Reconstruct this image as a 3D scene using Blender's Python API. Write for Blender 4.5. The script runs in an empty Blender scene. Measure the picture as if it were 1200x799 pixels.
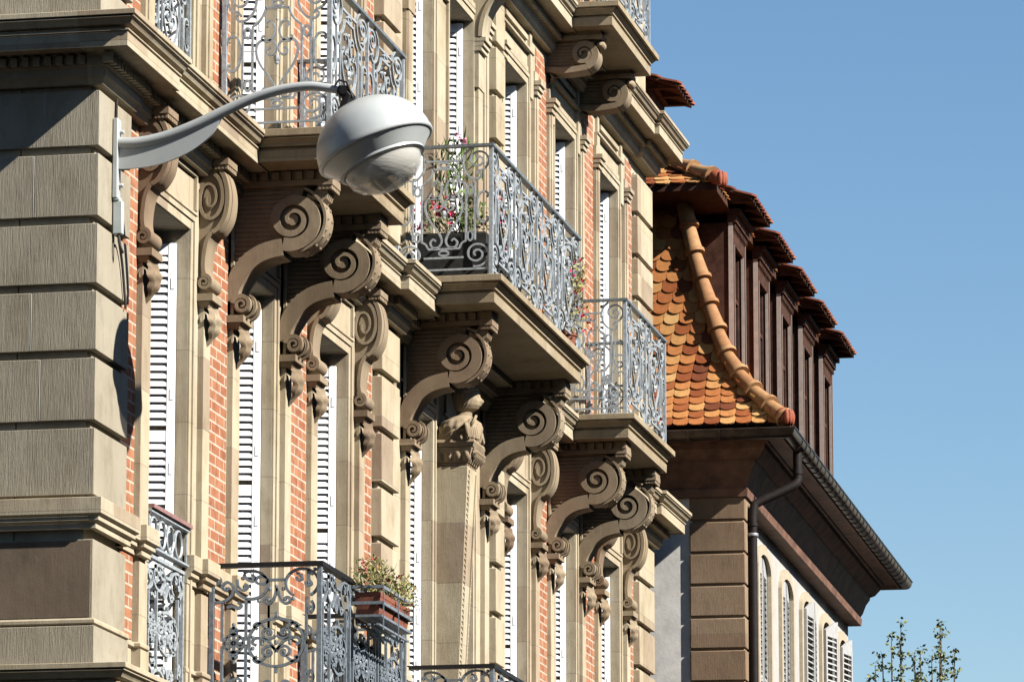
import bpy, bmesh, math, random
from mathutils import Vector, Matrix
R = math.radians
PI = math.pi
rng = random.Random(7)
SC = bpy.context.scene
COL = SC.collection

# ------------------------------------------------------------------ camera
# Axes: s = along the facade (world +X), o = out from the facade (world -Y), z = up. Metres.
CAM_O, CAM_Z = 10.0, 1.6
PITCH, YAW = R(10.85471), R(11.56345)
cam = bpy.data.cameras.new('camera'); camo = bpy.data.objects.new('camera', cam); COL.objects.link(camo)
cam.sensor_width = 36.0; cam.lens = 180.0; cam.clip_start = 0.5; cam.clip_end = 3000
camo.location = (0, -CAM_O, CAM_Z)
fwd = Vector((math.cos(YAW) * math.cos(PITCH), math.sin(YAW) * math.cos(PITCH), math.sin(PITCH)))
camo.rotation_euler = fwd.to_track_quat('-Z', 'Y').to_euler()
SC.camera = camo

# ------------------------------------------------------------------ sky, sun, exposure
SUN = Vector((0.49, 1.911, -1.545)).normalized()          # direction the light travels
w = bpy.data.worlds.new('World'); SC.world = w; w.use_nodes = True
nt = w.node_tree; bg = nt.nodes['Background']
sky = nt.nodes.new('ShaderNodeTexSky'); sky.sky_type = 'NISHITA'; sky.sun_disc = False
sky.sun_elevation = math.asin(-SUN.z); sky.sun_rotation = math.atan2(-SUN.x, -SUN.y)
sky.air_density = 1.0; sky.dust_density = 0.3; sky.ozone_density = 1.0; sky.altitude = 100
hs = nt.nodes.new('ShaderNodeHueSaturation'); hs.inputs['Saturation'].default_value = 1.22
nt.links.new(sky.outputs[0], hs.inputs['Color']); nt.links.new(hs.outputs[0], bg.inputs[0]); bg.inputs[1].default_value = 0.05
sl = bpy.data.lights.new('sun', 'SUN'); sl.energy = 5.0; sl.angle = R(0.5); sl.color = (1.0, 0.95, 0.87)
so = bpy.data.objects.new('sun', sl); COL.objects.link(so); so.rotation_euler = SUN.to_track_quat('-Z', 'Y').to_euler()
so.location = (30, -30, 40)
SC.cycles.diffuse_bounces = 1
SC.view_settings.view_transform = 'Standard'; SC.view_settings.look = 'None'
SC.view_settings.exposure = 1.42; SC.view_settings.gamma = 1.0; SC.view_settings.use_curve_mapping = False

# ------------------------------------------------------------------ materials
MATS = {}
K = .80
def dk(c, k=None): return tuple(x * (K if k is None else k) for x in c[:3])
class NT:
    def __init__(s, name):
        m = bpy.data.materials.new(name); m.use_nodes = True
        s.m = m; s.t = m.node_tree; s.b = s.t.nodes['Principled BSDF']; MATS[name] = m
        s.b.inputs['Specular IOR Level'].default_value = 0.2
    def n(s, typ, **kw):
        x = s.t.nodes.new('ShaderNode' + typ)
        for k, v in kw.items():
            if k in x.inputs.keys(): x.inputs[k].default_value = v
            else: setattr(x, k, v)
        return x
    def l(s, a, b): s.t.links.new(a, b)
    def coord(s, scale=(1, 1, 1)):
        c = s.n('NewGeometry'); mp = s.n('Mapping'); mp.inputs['Scale'].default_value = scale
        s.l(c.outputs['Position'], mp.inputs['Vector']); return mp.outputs[0]
    def noise(s, vec, scale, detail=4, rough=.6):
        x = s.n('TexNoise'); x.inputs['Scale'].default_value = scale; x.inputs['Detail'].default_value = detail
        x.inputs['Roughness'].default_value = rough; s.l(vec, x.inputs['Vector']); return x.outputs['Fac']
    def ramp(s, fac, stops):
        r = s.n('ValToRGB'); e = r.color_ramp.elements
        while len(e) < len(stops): e.new(.5)
        for i, (p, c) in enumerate(stops):
            e[i].position = p; e[i].color = (*c, 1) if len(c) == 3 else c
        s.l(fac, r.inputs[0]); return r.outputs[0]
    def mix(s, fac, a, b, mode='MIX'):
        x = s.n('Mix'); x.data_type = 'RGBA'; x.blend_type = mode
        for i, v in ((0, fac), (6, a), (7, b)):
            if hasattr(v, 'is_output'): s.l(v, x.inputs[i])
            elif isinstance(v, (int, float)): x.inputs[i].default_value = v
            else: x.inputs[i].default_value = (*v, 1)
        return x.outputs[2]
    def bump(s, h, strength=.4, dist=.01, prev=None):
        b = s.n('Bump'); b.inputs['Strength'].default_value = strength; b.inputs['Distance'].default_value = dist
        s.l(h, b.inputs['Height'])
        if prev is not None: s.l(prev, b.inputs['Normal'])
        return b.outputs[0]
    def fin(s, col=None, rough=.8, nor=None, metal=0):
        if col is not None:
            if hasattr(col, 'is_output'): s.l(col, s.b.inputs['Base Color'])
            else: s.b.inputs['Base Color'].default_value = (*col, 1)
        if hasattr(rough, 'is_output'): s.l(rough, s.b.inputs['Roughness'])
        else: s.b.inputs['Roughness'].default_value = rough
        s.b.inputs['Metallic'].default_value = metal
        if nor is not None: s.l(nor, s.b.inputs['Normal'])
        return s.m

def stone(name, dark, mid, light, tool=.35, tooldist=.006, block=.55, stain=.5):
    k = NT(name); dark, mid, light = dk(dark), dk(mid), dk(light)
    big = k.noise(k.coord((1, 1, .8)), 1.3, 5, .6)
    col = k.ramp(big, [(.28, dark), (.5, mid), (.74, light)])
    # every ashlar block has its own tint
    sn = k.n('Vector' + 'Math', operation='FLOOR'); k.l(k.coord((1 / .9, .5, 1 / block)), sn.inputs[0])
    wn = k.n('TexWhiteNoise'); wn.noise_dimensions = '3D'; k.l(sn.outputs[0], wn.inputs['Vector'])
    tint = k.ramp(wn.outputs['Value'], [(0, (.62, .54, .53)), (.12, (.78, .70, .66)), (.25, (.94, .91, .87)), (.6, (1, 1, 1)), (1, (1.0, .97, .9))])
    col = k.mix(.8, col, tint, 'MULTIPLY')
    sz = k.n('SeparateXYZ'); k.l(k.coord((1 / .9, .5, 1 / block)), sz.inputs[0])
    fr = k.n('Math', operation='FRACT'); k.l(sz.outputs[2], fr.inputs[0])
    lt = k.n('Math', operation='LESS_THAN'); k.l(fr.outputs[0], lt.inputs[0]); lt.inputs[1].default_value = .007 / block
    jm = k.n('Math', operation='MULTIPLY'); k.l(lt.outputs[0], jm.inputs[0]); jm.inputs[1].default_value = .55 if block < 2 else 0
    col = k.mix(jm.outputs[0], col, (.13, .11, .085))
    # weather streaks and small dark pits that belong to the stone
    st = k.noise(k.coord((5, 5, .55)), 2.2, 6, .65)
    col = k.mix(k.ramp(st, [(.50, (0, 0, 0)), (.76, (stain,) * 3)]), col, (.15, .12, .09), 'MIX')
    pt = k.noise(k.coord((1, 1, .6)), 5.5, 6, .75); col = k.mix(.5, col, k.ramp(pt, [(.32, (.62, .57, .52)), (.5, (1, 1, 1)), (.72, (1.06, 1.05, 1.02))]), 'MULTIPLY')
    pit = k.noise(k.coord(), 26, 2, .5)
    col = k.mix(k.ramp(pit, [(.7, (0, 0, 0)), (.8, (.5, .5, .5))]), col, (.12, .09, .06), 'MIX')
    fine = k.noise(k.coord((1, 1, 1)), 90, 3, .7)
    n1 = k.bump(fine, .25, .004)
    strk = k.noise(k.coord((62, 62, 4.5)), 1.5, 6, .75)
    n2 = k.bump(strk, tool, tooldist, n1)
    lump = k.noise(k.coord(), 7, 3, .5)
    n3 = k.bump(lump, .25, .01, n2)
    return k.fin(col, .85, n3)
stone('sandstone', (.33, .275, .185), (.42, .365, .265), (.46, .41, .31), stain=.4)
stone('sandstone_tooled', (.27, .24, .18), (.335, .302, .235), (.37, .34, .27), tool=.8, tooldist=.010, stain=.35, block=3.1)
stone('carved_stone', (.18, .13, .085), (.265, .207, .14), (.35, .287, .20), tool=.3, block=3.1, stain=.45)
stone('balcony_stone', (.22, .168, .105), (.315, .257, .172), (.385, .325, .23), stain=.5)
stone('dado_stone', (.125, .095, .07), (.17, .13, .095), (.20, .155, .115), tool=.2, block=3.1, stain=.5)
stone('brown_stone', (.20, .145, .095), (.25, .18, .12), (.29, .215, .15), tool=.25, tooldist=.012, stain=.2)

def brick():
    k = NT('brick'); c = k.n('NewGeometry'); sp = k.n('SeparateXYZ'); k.l(c.outputs['Position'], sp.inputs[0])
    ad = k.n('Math', operation='SUBTRACT'); k.l(sp.outputs[0], ad.inputs[0]); k.l(sp.outputs[1], ad.inputs[1])
    cb = k.n('CombineXYZ'); k.l(ad.outputs[0], cb.inputs[0]); k.l(sp.outputs[2], cb.inputs[1])
    b = k.n('TexBrick'); k.l(cb.outputs[0], b.inputs['Vector'])
    b.inputs['Scale'].default_value = 1; b.inputs['Brick Width'].default_value = .25; b.inputs['Row Height'].default_value = .083
    b.inputs['Mortar Size'].default_value = .0085; b.inputs['Mortar Smooth'].default_value = .1
    b.inputs['Color1'].default_value = (*dk((.29, .115, .06, 1)), 1); b.inputs['Color2'].default_value = (*dk((.36, .175, .095, 1)), 1)
    b.inputs['Mortar'].default_value = (*dk((.45, .39, .31, 1)), 1); b.inputs['Bias'].default_value = -.1
    v = k.noise(k.coord(), 9, 4)
    col = k.mix(.8, b.outputs['Color'], k.ramp(v, [(.3, (.55, .48, .46)), (.5, (.95, .9, .88)), (.7, (1.15, 1.12, 1.1))]), 'MULTIPLY')
    inv = k.n('Math', operation='SUBTRACT'); inv.inputs[0].default_value = 1; k.l(b.outputs['Fac'], inv.inputs[1])
    k.fin(col, .9, k.bump(k.noise(k.coord(), 60), .3, .004, k.bump(inv.outputs[0], .5, .006)))
brick()

def paint(name, c, rough=.5, var=.12, bump=.1, metal=0, scale=14, spec=.3):
    k = NT(name); v = k.noise(k.coord(), scale, 5, .65); c = dk(c) if c[0] < .55 else c
    lo = tuple(x * (1 - var * 2) for x in c); hi = tuple(min(1, x * (1 + var)) for x in c)
    col = k.ramp(v, [(.3, lo), (.7, hi)]); k.b.inputs['Specular IOR Level'].default_value = spec
    return k.fin(col, rough, k.bump(k.noise(k.coord(), scale * 5, 3), bump, .003), metal)
paint('shutter_white', (.80, .795, .80), .55, .04)
paint('iron_paint', (.35, .385, .41), .42, .22, .3, 0, 30, .5)
paint('iron_dark', (.15, .175, .19), .4, .25, .3, 0, 30, .5)
paint('iron_lower', (.175, .205, .235), .42, .22, .3, 0, 30, .5)
paint('black_iron', (.010, .010, .011), .5, .2)
paint('red_paint', (.27, .15, .14), .6, .15)
paint('lamp_grey', (.41, .435, .435), .32, .05, .02, 0, 3, .5)
paint('lamp_fin', (.44, .50, .49), .4, .06, .05)
paint('dark_wood', (.07, .034, .023), .8, .25, .3, 0, 8, .08)
paint('cornice_wood', (.16, .082, .054), .7, .3, .3, 0, 5)
paint('gutter_metal', (.06, .042, .032), .38, .3, .15, .4, 9)
paint('pipe_metal', (.018, .014, .013), .6, .2, .1, 0, 9, .15)
paint('render_grey', (.55, .535, .505), .95, .1, .5, 0, 4)
paint('render_white', (.38, .37, .345), .9, .06, .3, 0, 5)
paint('window_trim', (.40, .34, .25), .85, .1, .2)
paint('terracotta', (.22, .075, .045), .75, .2, .3)
paint('dark_box', (.018, .019, .018), .8, .3)
paint('soil', (.04, .028, .02), .95, .3, .6)
paint('bark', (.12, .09, .065), .9, .3, .6)
paint('rust_cable', (.03, .025, .022), .7, .2)
paint('asphalt', (.05, .05, .052), .9, .2, .4, 0, 40)
paint('paving', (.14, .135, .125), .9, .15, .3, 0, 20)
paint('soil_ground', (.06, .055, .045), .95, .2, .3, 0, 2)
paint('shutter_grey', (.36, .36, .355), .6, .08)
paint('trim_light', (.40, .33, .29), .6, .1)
paint('zinc', (.3, .31, .33), .5, .15, .1, .3)
def leafmat(name, a, b):
    k = NT(name); g = k.n('NewGeometry'); col = k.ramp(g.outputs['Random Per Island'], [(0, a), (1, b)])
    k.fin(col, .55); k.b.inputs['Transmission Weight'].default_value = 0
    k.b.inputs['Subsurface Weight'].default_value = 0
leafmat('leaf_green', (.035, .075, .018), (.14, .20, .055))
leafmat('leaf_dry', (.16, .15, .05), (.34, .30, .12))
leafmat('leaf_tree', (.045, .07, .02), (.17, .17, .06))
leafmat('petal_red', (.35, .01, .04), (.62, .03, .12))
leafmat('petal_pink', (.6, .18, .33), (.75, .33, .48))
leafmat('petal_dark', (.15, .02, .03), (.32, .04, .06))
def tilemat():
    k = NT('roof_tile'); g = k.n('NewGeometry')
    col = k.ramp(g.outputs['Random Per Island'], [(0, (.095, .032, .018)), (.2, (.18, .053, .02)), (.42, (.28, .10, .034)), (.7, (.34, .145, .05)), (.92, (.37, .195, .072)), (1, (.41, .25, .105))])
    v = k.noise(k.coord(), 18, 5)
    col = k.mix(.6, col, k.ramp(v, [(.3, (.62, .58, .55)), (.65, (1, 1, 1))]), 'MULTIPLY')
    k.b.inputs['Specular IOR Level'].default_value = .08; k.fin(col, .95, k.bump(k.noise(k.coord(), 70), .3, .004))
    k = NT('roof_tile_red'); g = k.n('NewGeometry')
    col = k.ramp(g.outputs['Random Per Island'], [(0, (.13, .045, .028)), (.6, (.24, .075, .04)), (1, (.33, .12, .06))])
    k.fin(col, .85, k.bump(k.noise(k.coord(), 70), .3, .004))
    k = NT('hip_tile'); g = k.n('NewGeometry')
    col = k.ramp(g.outputs['Random Per Island'], [(0, (.25, .12, .052)), (1, (.32, .19, .09))])
    v = k.noise(k.coord(), 12, 5)
    col = k.mix(.6, col, k.ramp(v, [(.3, (.55, .5, .45)), (.65, (1, 1, 1))]), 'MULTIPLY')
    k.fin(col, .75, k.bump(k.noise(k.coord(), 60), .3, .004))
    paint('red_cap', (.28, .07, .032), .7, .2, .3)
tilemat()
def glassmat():
    k = NT('window_glass'); k.b.inputs['Specular IOR Level'].default_value = .6; k.fin((.012, .014, .018), .06)
    k = NT('lamp_bowl'); k.b.inputs['Alpha'].default_value = .46
    v = k.noise(k.coord((9, 9, 60)), 1, 3); k.b.inputs['Specular IOR Level'].default_value = .9
    k.fin((.5, .49, .45), .07, k.bump(v, .5, .006))
    k = NT('lamp_reflector'); k.fin((.45, .44, .41), .35, None, .4)
glassmat()

# ------------------------------------------------------------------ mesh helpers
class MB:
    def __init__(s): s.v = []; s.f = []; s.mi = []; s.cur = 0
    def add(s, verts, faces):
        b = len(s.v); s.v.extend(verts)
        for f in faces: s.f.append(tuple(b + i for i in f)); s.mi.append(s.cur)
    def hexa(s, p): s.add(p, [(0, 1, 2, 3), (7, 6, 5, 4), (0, 4, 5, 1), (1, 5, 6, 2), (2, 6, 7, 3), (3, 7, 4, 0)])
    def box(s, a0, a1, b0, b1, c0, c1):
        s.hexa([(a0, b0, c0), (a1, b0, c0), (a1, b1, c0), (a0, b1, c0), (a0, b0, c1), (a1, b0, c1), (a1, b1, c1), (a0, b1, c1)])
    def slab(s, a0, a1, b0, b1, c0, c1, e0, e1):           # plan box growing from e0 at the bottom to e1 at the top (not towards the wall)
        s.hexa([(a0 - e0, b0, c0), (a1 + e0, b0, c0), (a1 + e0, b1 + e0, c0), (a0 - e0, b1 + e0, c0),
                (a0 - e1, b0, c1), (a1 + e1, b0, c1), (a1 + e1, b1 + e1, c1), (a0 - e1, b1 + e1, c1)])
    def prism(s, poly, s0, s1):                            # polygon in (o,z) pulled along s
        n = len(poly)
        s.add([(s0, o, z) for o, z in poly] + [(s1, o, z) for o, z in poly],
              [tuple(range(n)), tuple(range(2 * n - 1, n - 1, -1))] + [(i, (i + 1) % n, n + (i + 1) % n, n + i) for i in range(n)])
    def prism_o(s, poly, o0, o1):                          # polygon in (s,z) pulled along o
        n = len(poly)
        s.add([(a, o0, z) for a, z in poly] + [(a, o1, z) for a, z in poly],
              [tuple(range(n)), tuple(range(2 * n - 1, n - 1, -1))] + [(i, (i + 1) % n, n + (i + 1) % n, n + i) for i in range(n)])
    def band(s, pts, th, s0, s1):                          # ribbon in the (o,z) plane pulled along s
        L, Rr = [], []
        n = len(pts)
        for i in range(n):
            a = pts[max(0, i - 1)]; b = pts[min(n - 1, i + 1)]
            d = Vector((b[0] - a[0], b[1] - a[1])); d = d.normalized() if d.length > 1e-9 else Vector((1, 0))
            nx, ny = -d.y, d.x; t = th[i] / 2
            L.append((pts[i][0] + nx * t, pts[i][1] + ny * t)); Rr.append((pts[i][0] - nx * t, pts[i][1] - ny * t))
        v = [(s0, *p) for p in L] + [(s0, *p) for p in Rr] + [(s1, *p) for p in L] + [(s1, *p) for p in Rr]
        f = []
        for i in range(n - 1):
            f += [(i, i + 1, n + i + 1, n + i), (2 * n + i, 3 * n + i, 3 * n + i + 1, 2 * n + i + 1),
                  (i, 2 * n + i, 2 * n + i + 1, i + 1), (n + i, n + i + 1, 3 * n + i + 1, 3 * n + i)]
        f += [(0, n, 3 * n, 2 * n), (n - 1, 3 * n - 1, 4 * n - 1, 2 * n - 1)]
        s.add(v, f)
    def tube(s, pts, r, n=5, caps=True):
        pts = [Vector(p) for p in pts]; m = len(pts)
        if m < 2: return
        rr = r if isinstance(r, (list, tuple)) else [r] * m
        v = []; up = None
        for i in range(m):
            d = (pts[min(m - 1, i + 1)] - pts[max(0, i - 1)])
            d = d.normalized() if d.length > 1e-9 else Vector((0, 0, 1))
            if up is None: up = Vector((1, 0, 0)) if abs(d.x) < .9 else Vector((0, 1, 0))
            a = up - d * up.dot(d)
            a = a.normalized() if a.length > 1e-6 else d.orthogonal().normalized()
            up = a; b = d.cross(a)
            for k in range(n):
                t = 2 * PI * (k + .5) / n; v.append(tuple(pts[i] + (a * math.cos(t) + b * math.sin(t)) * rr[i]))
        f = [(i * n + k, i * n + (k + 1) % n, (i + 1) * n + (k + 1) % n, (i + 1) * n + k) for i in range(m - 1) for k in range(n)]
        if caps: f += [tuple(range(n - 1, -1, -1)), tuple((m - 1) * n + k for k in range(n))]
        s.add(v, f)
    def lathe(s, prof, c, ax, n=32, capb=False):           # prof: (radius, height) along axis ax from centre c
        ax = Vector(ax).normalized(); a = ax.orthogonal().normalized(); b = ax.cross(a); c = Vector(c)
        v = [tuple(c + ax * h + (a * math.cos(2 * PI * k / n) + b * math.sin(2 * PI * k / n)) * r) for r, h in prof for k in range(n)]
        m = len(prof)
        f = [(i * n + k, i * n + (k + 1) % n, (i + 1) * n + (k + 1) % n, (i + 1) * n + k) for i in range(m - 1) for k in range(n)]
        s.add(v, f)
    def ell(s, c, r, nu=10, nv=7, M=None):                 # ellipsoid
        v = []; c = Vector(c)
        for j in range(nv + 1):
            th = PI * j / nv
            for i in range(nu):
                ph = 2 * PI * i / nu
                p = Vector((r[0] * math.sin(th) * math.cos(ph), r[1] * math.sin(th) * math.sin(ph), r[2] * math.cos(th)))
                if M is not None: p = M @ p
                v.append(tuple(c + p))
        f = [(j * nu + i, j * nu + (i + 1) % nu, (j + 1) * nu + (i + 1) % nu, (j + 1) * nu + i) for j in range(nv) for i in range(nu)]
        s.add(v, f)
    def grid(s, P_, nu, nv):
        s.add([tuple(P_(i / nu, j / nv)) for j in range(nv + 1) for i in range(nu + 1)],
              [(j * (nu + 1) + i, j * (nu + 1) + i + 1, (j + 1) * (nu + 1) + i + 1, (j + 1) * (nu + 1) + i) for j in range(nv) for i in range(nu)])
    def mesh(s, name, mats, loc=(0, 0, 0), smooth=30, fix=True):
        me = bpy.data.meshes.new(name)
        me.from_pydata([(a - loc[0], -(b - loc[1]), c - loc[2]) for a, b, c in s.v], [], s.f)
        if isinstance(mats, str): mats = [mats]
        for m in mats: me.materials.append(MATS[m])
        if len(mats) > 1: me.polygons.foreach_set('material_index', s.mi)
        if fix:
            bm = bmesh.new(); bm.from_mesh(me); bmesh.ops.remove_doubles(bm, verts=bm.verts, dist=1e-6)
            bmesh.ops.recalc_face_normals(bm, faces=bm.faces); bm.to_mesh(me); bm.free()
        if smooth:
            me.polygons.foreach_set('use_smooth', [True] * len(me.polygons)); me.set_sharp_from_angle(angle=R(smooth))
        me.update(); return me
OFF = {}
def thing(name, label, cat, loc, group=None, rz=0, me=None):
    o = bpy.data.objects.new(name, me); COL.objects.link(o); o.location = (loc[0], -loc[1], loc[2]); o.rotation_euler.z = rz
    o['label'] = label; o['category'] = cat
    if group: o['group'] = group
    OFF[o.name] = tuple(loc); return o
def place(name, me, parent, loc, label=None, bevel=0):
    """a part; loc is where its mesh origin stands, in the same frame as its thing's location"""
    o = bpy.data.objects.new(name, me); COL.objects.link(o); o.parent = parent
    p = OFF[parent.name]; o.location = (loc[0] - p[0], -(loc[1] - p[1]), loc[2] - p[2]); OFF[o.name] = tuple(loc)
    if label: o['label'] = label
    if bevel:
        b = o.modifiers.new('bevel', 'BEVEL'); b.width = bevel; b.segments = 2; b.limit_method = 'ANGLE'; b.angle_limit = R(40)
    return o
def part(name, mb, mats, parent, loc=None, label=None, smooth=30, bevel=0, fix=True):
    loc = loc or OFF[parent.name]
    return place(name, mb.mesh(name, mats, loc, smooth, fix), parent, loc, label, bevel)
def structure(name, mb, mats):
    o = bpy.data.objects.new(name, mb.mesh(name, mats, (0, 0, 0), 0)); COL.objects.link(o); o['kind'] = 'structure'
    o['label'] = None or name.replace('_', ' '); return o

def spiral(cx, cy, r0, r1, a0, a1, n=None, ex=1.0, ey=1.0):
    n = n or max(8, int(abs(a1 - a0) / 14))
    return [(cx + ex * (r0 + (r1 - r0) * t) * math.cos(R(a0 + (a1 - a0) * t)), cy + ey * (r0 + (r1 - r0) * t) * math.sin(R(a0 + (a1 - a0) * t))) for t in [i / n for i in range(n + 1)]]
def smooth_pts(P_, k=5):
    out = []; n = len(P_)
    for i in range(n - 1):
        p0 = P_[max(0, i - 1)]; p1 = P_[i]; p2 = P_[i + 1]; p3 = P_[min(n - 1, i + 2)]
        for j in range(k):
            t = j / k
            out.append(tuple(.5 * (2 * b + (c - a) * t + (2 * a - 5 * b + 4 * c - d) * t * t + (3 * b - a - 3 * c + d) * t ** 3) for a, b, c, d in zip(p0, p1, p2, p3)))
    out.append(tuple(P_[-1])); return out
def lerp(a, b, t): return a + (b - a) * t
def sweep(mb, path, prof, close=True):
    """profile (d outwards, z) along a plan path of (s,o); outward is to the right of travel in the (s,o) plane rotated so that it leaves the wall"""
    n = len(path); nrm = []
    for i in range(n - 1):
        d = Vector((path[i + 1][0] - path[i][0], path[i + 1][1] - path[i][1])).normalized(); nrm.append(Vector((-d.y, d.x)))
    rows = []
    for i in range(n):
        if i == 0: m = nrm[0]
        elif i == n - 1: m = nrm[-1]
        else:
            q = nrm[i - 1] + nrm[i]; m = q / (1 + nrm[i - 1].dot(nrm[i]))
        rows.append([(path[i][0] + m.x * d, path[i][1] + m.y * d, z) for d, z in prof])
    k = len(prof); v = [p for r_ in rows for p in r_]
    f = [(i * k + j, i * k + j + 1, (i + 1) * k + j + 1, (i + 1) * k + j) for i in range(n - 1) for j in range(k - 1)]
    if close: f += [tuple(range(k)), tuple(range(n * k - 1, (n - 1) * k - 1, -1))]
    mb.add(v, f)

# ================================================================== GROUND
g = MB(); g.add([(-600, -900, 0), (1500, -900, 0), (1500, 900, 0), (-600, 900, 0)], [(0, 1, 2, 3)]); structure('ground', g, 'soil_ground')
g = MB(); g.add([(-80, 3.2, .004), (400, 3.2, .004), (400, 16, .004), (-80, 16, .004)], [(0, 1, 2, 3)]); structure('road', g, 'asphalt')
g = MB(); g.box(-80, 400, 0.35, 3.2, -.05, .13); structure('pavement', g, 'paving')

# ================================================================== APARTMENT BUILDING
S0, S1 = 33.95, 56.55
LV = {3: 6.05, 4: 10.66, 5: 14.98}                       # top of the balcony slabs, floor by floor
HEAD = {3: 9.73, 4: 13.95, 5: 17.5}
WIN = [36.20, 38.79, 41.37, 44.71, 46.49, 49.08, 51.66, 54.20]
HW = .54
OX = -.075                                                 # the openings sit a little towards the near strip
BRS = [37.94, 39.62, 44.02, 47.46, 50.72, 52.44]
MID = 45.56
A = thing('apartment_building', 'tall ornate sandstone and brick apartment house with scrolled brackets and iron balconies', 'building', (S0, 0, 0))

# --- wall: strips between the openings and the spandrels over them
wl = MB()
edges = [S0 + .03]
for c in WIN: edges += [c + OX - HW, c + OX + HW]
edges.append(S1)
for i in range(0, len(edges), 2): wl.box(edges[i], edges[i + 1], -.5, 0, 5.2, 21)
for c in [q + OX for q in WIN]:
    prev = 5.2
    for fl in (3, 4, 5):
        wl.box(c - HW, c + HW, -.5, -.002, prev, LV[fl]); prev = HEAD[fl]
    wl.box(c - HW, c + HW, -.5, -.002, prev, 21)
wl.box(S0 + .03, S1, -.5, -.001, 0, 5.2)
wl.box(S0 + .03, S1, -11, -.51, 0, 21)
part('wall', wl, 'sandstone', A)
rf = MB(); rf.hexa([(S0 - .3, .35, 21), (S1 + .1, .35, 21), (S1 + .1, -11, 21), (S0 - .3, -11, 21), (S0 + 1.5, -1.5, 23.5), (S1 - 1, -1.5, 23.5), (S1 - 1, -9, 23.5), (S0 + 1.5, -9, 23.5)])
part('roof', rf, 'zinc', A)

# --- rusticated piers
JZ = [7.245, 7.773, 8.272, 8.749, 9.233, 9.738, 10.195]
JZ4 = [10.66, 10.98] + [10.98 + .485 * i for i in range(1, 8)]
J = .058
def pier(s0, s1, o, zs, mb, back=-.03, jo=.045):
    mb.box(s0 + jo, s1 - jo, back, o - jo, zs[0], zs[-1])
    for a, b in zip(zs[:-1], zs[1:]):
        mb.box(s0, s1, back, o, a + J * .5, b - J * .5)
def corner_pier(zs, mb):
    mb.box(S0 + .06, S0 + .80, -11, .03, zs[0], zs[-1])
    for i, (a, b) in enumerate(zip(zs[:-1], zs[1:])):
        cuts = [.08]; c = -.33 if i % 2 else -.40
        if i % 3 == 0: c = -1.0
        while c > -11: cuts.append(c); c -= 1.05
        cuts.append(-11)
        for p, q in zip(cuts[:-1], cuts[1:]):
            mb.box(S0, S0 + .83, q + .004, p - .004, a + J * .5, b - J * .5)
            if q > -10: mb.cur = 1; mb.box(S0 - .001, S0 + .05, q - .004, q + .004, a + J * .5 + .002, b - J * .5 - .002); mb.cur = 0
m = MB(); corner_pier(JZ, m); corner_pier(JZ4, m)
m.box(S0 + .001, S0 + .83, -11, .078, 6.40, 6.96)                    # dado
m.box(S0 - .02, S0 + .85, -11, .10, 6.05, 6.352)                     # base
m.box(S0 + .01, S0 + .82, -11, .07, 0, 5.9)
part('corner_pier', m, ['sandstone_tooled', 'render_white'], A, bevel=.006)
m = MB(); m.box(S0 - .003, S0 + .04, -10.9, .06, 6.415, 6.95); part('dado_panel', m, 'dado_stone', A)
for (a, b, o) in ((42.78, 43.46, .095), (47.66, 48.05, .095), (55.60, 56.55, .075)):
    m = MB(); pier(a, b, o, JZ, m); pier(a, b, o, JZ4, m)
    m.box(a, b, -.03, o, 6.40, 6.96); m.box(a - .015, b + .015, -.03, o + .02, 5.9, 6.352)
    part('quoin_pier', m, 'sandstone', A, (a, 0, LV[3]), bevel=.007)

# --- main cornices (they step out over the piers)
PATH = [(S0, -11), (S0, .08), (34.80, .08), (34.80, .05), (42.76, .05), (42.76, .125), (43.48, .125), (43.48, .05), (47.64, .05), (47.64, .125), (48.07, .125), (48.07, .05),
        (55.58, .05), (55.58, .105), (56.57, .105), (56.57, -4)]
PROF = [(-.14, -.455), (.02, -.455), (.035, -.415), (.055, -.40), (.055, -.345), (.075, -.33), (.075, -.255), (.10, -.245), (.255, -.237), (.255, -.25), (.272, -.25), (.272, -.145),
        (.285, -.14), (.285, -.128), (.252, -.122), (.252, -.105), (.30, -.098), (.315, -.07), (.335, -.055), (.335, -.048), (.30, -.046), (.30, -.04), (.345, -.037), (.345, 0), (-.14, .012)]
def cornice(z, name):
    m = MB(); sweep(m, PATH, [(d, z + h) for d, h in PROF])
    s = 33.8
    while s < S1 + .1:
        o = .075 + (.08 if s < 34.85 else .125 if (42.7 < s < 43.5 or 47.6 < s < 48.1) else .105 if s > 55.5 else .05)
        m.box(s, s + .05, o - .02, o + .055, z - .325, z - .262); s += .083
    o = 0
    while o > -4: m.box(S0 - .13, S0 - .06, o - .05, o, z - .325, z - .262); o -= .083
    return part(name, m, 'sandstone', A, (S0, 0, z), bevel=.003, smooth=40)
for fl in (3, 4, 5): cornice(LV[fl], 'cornice')

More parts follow.
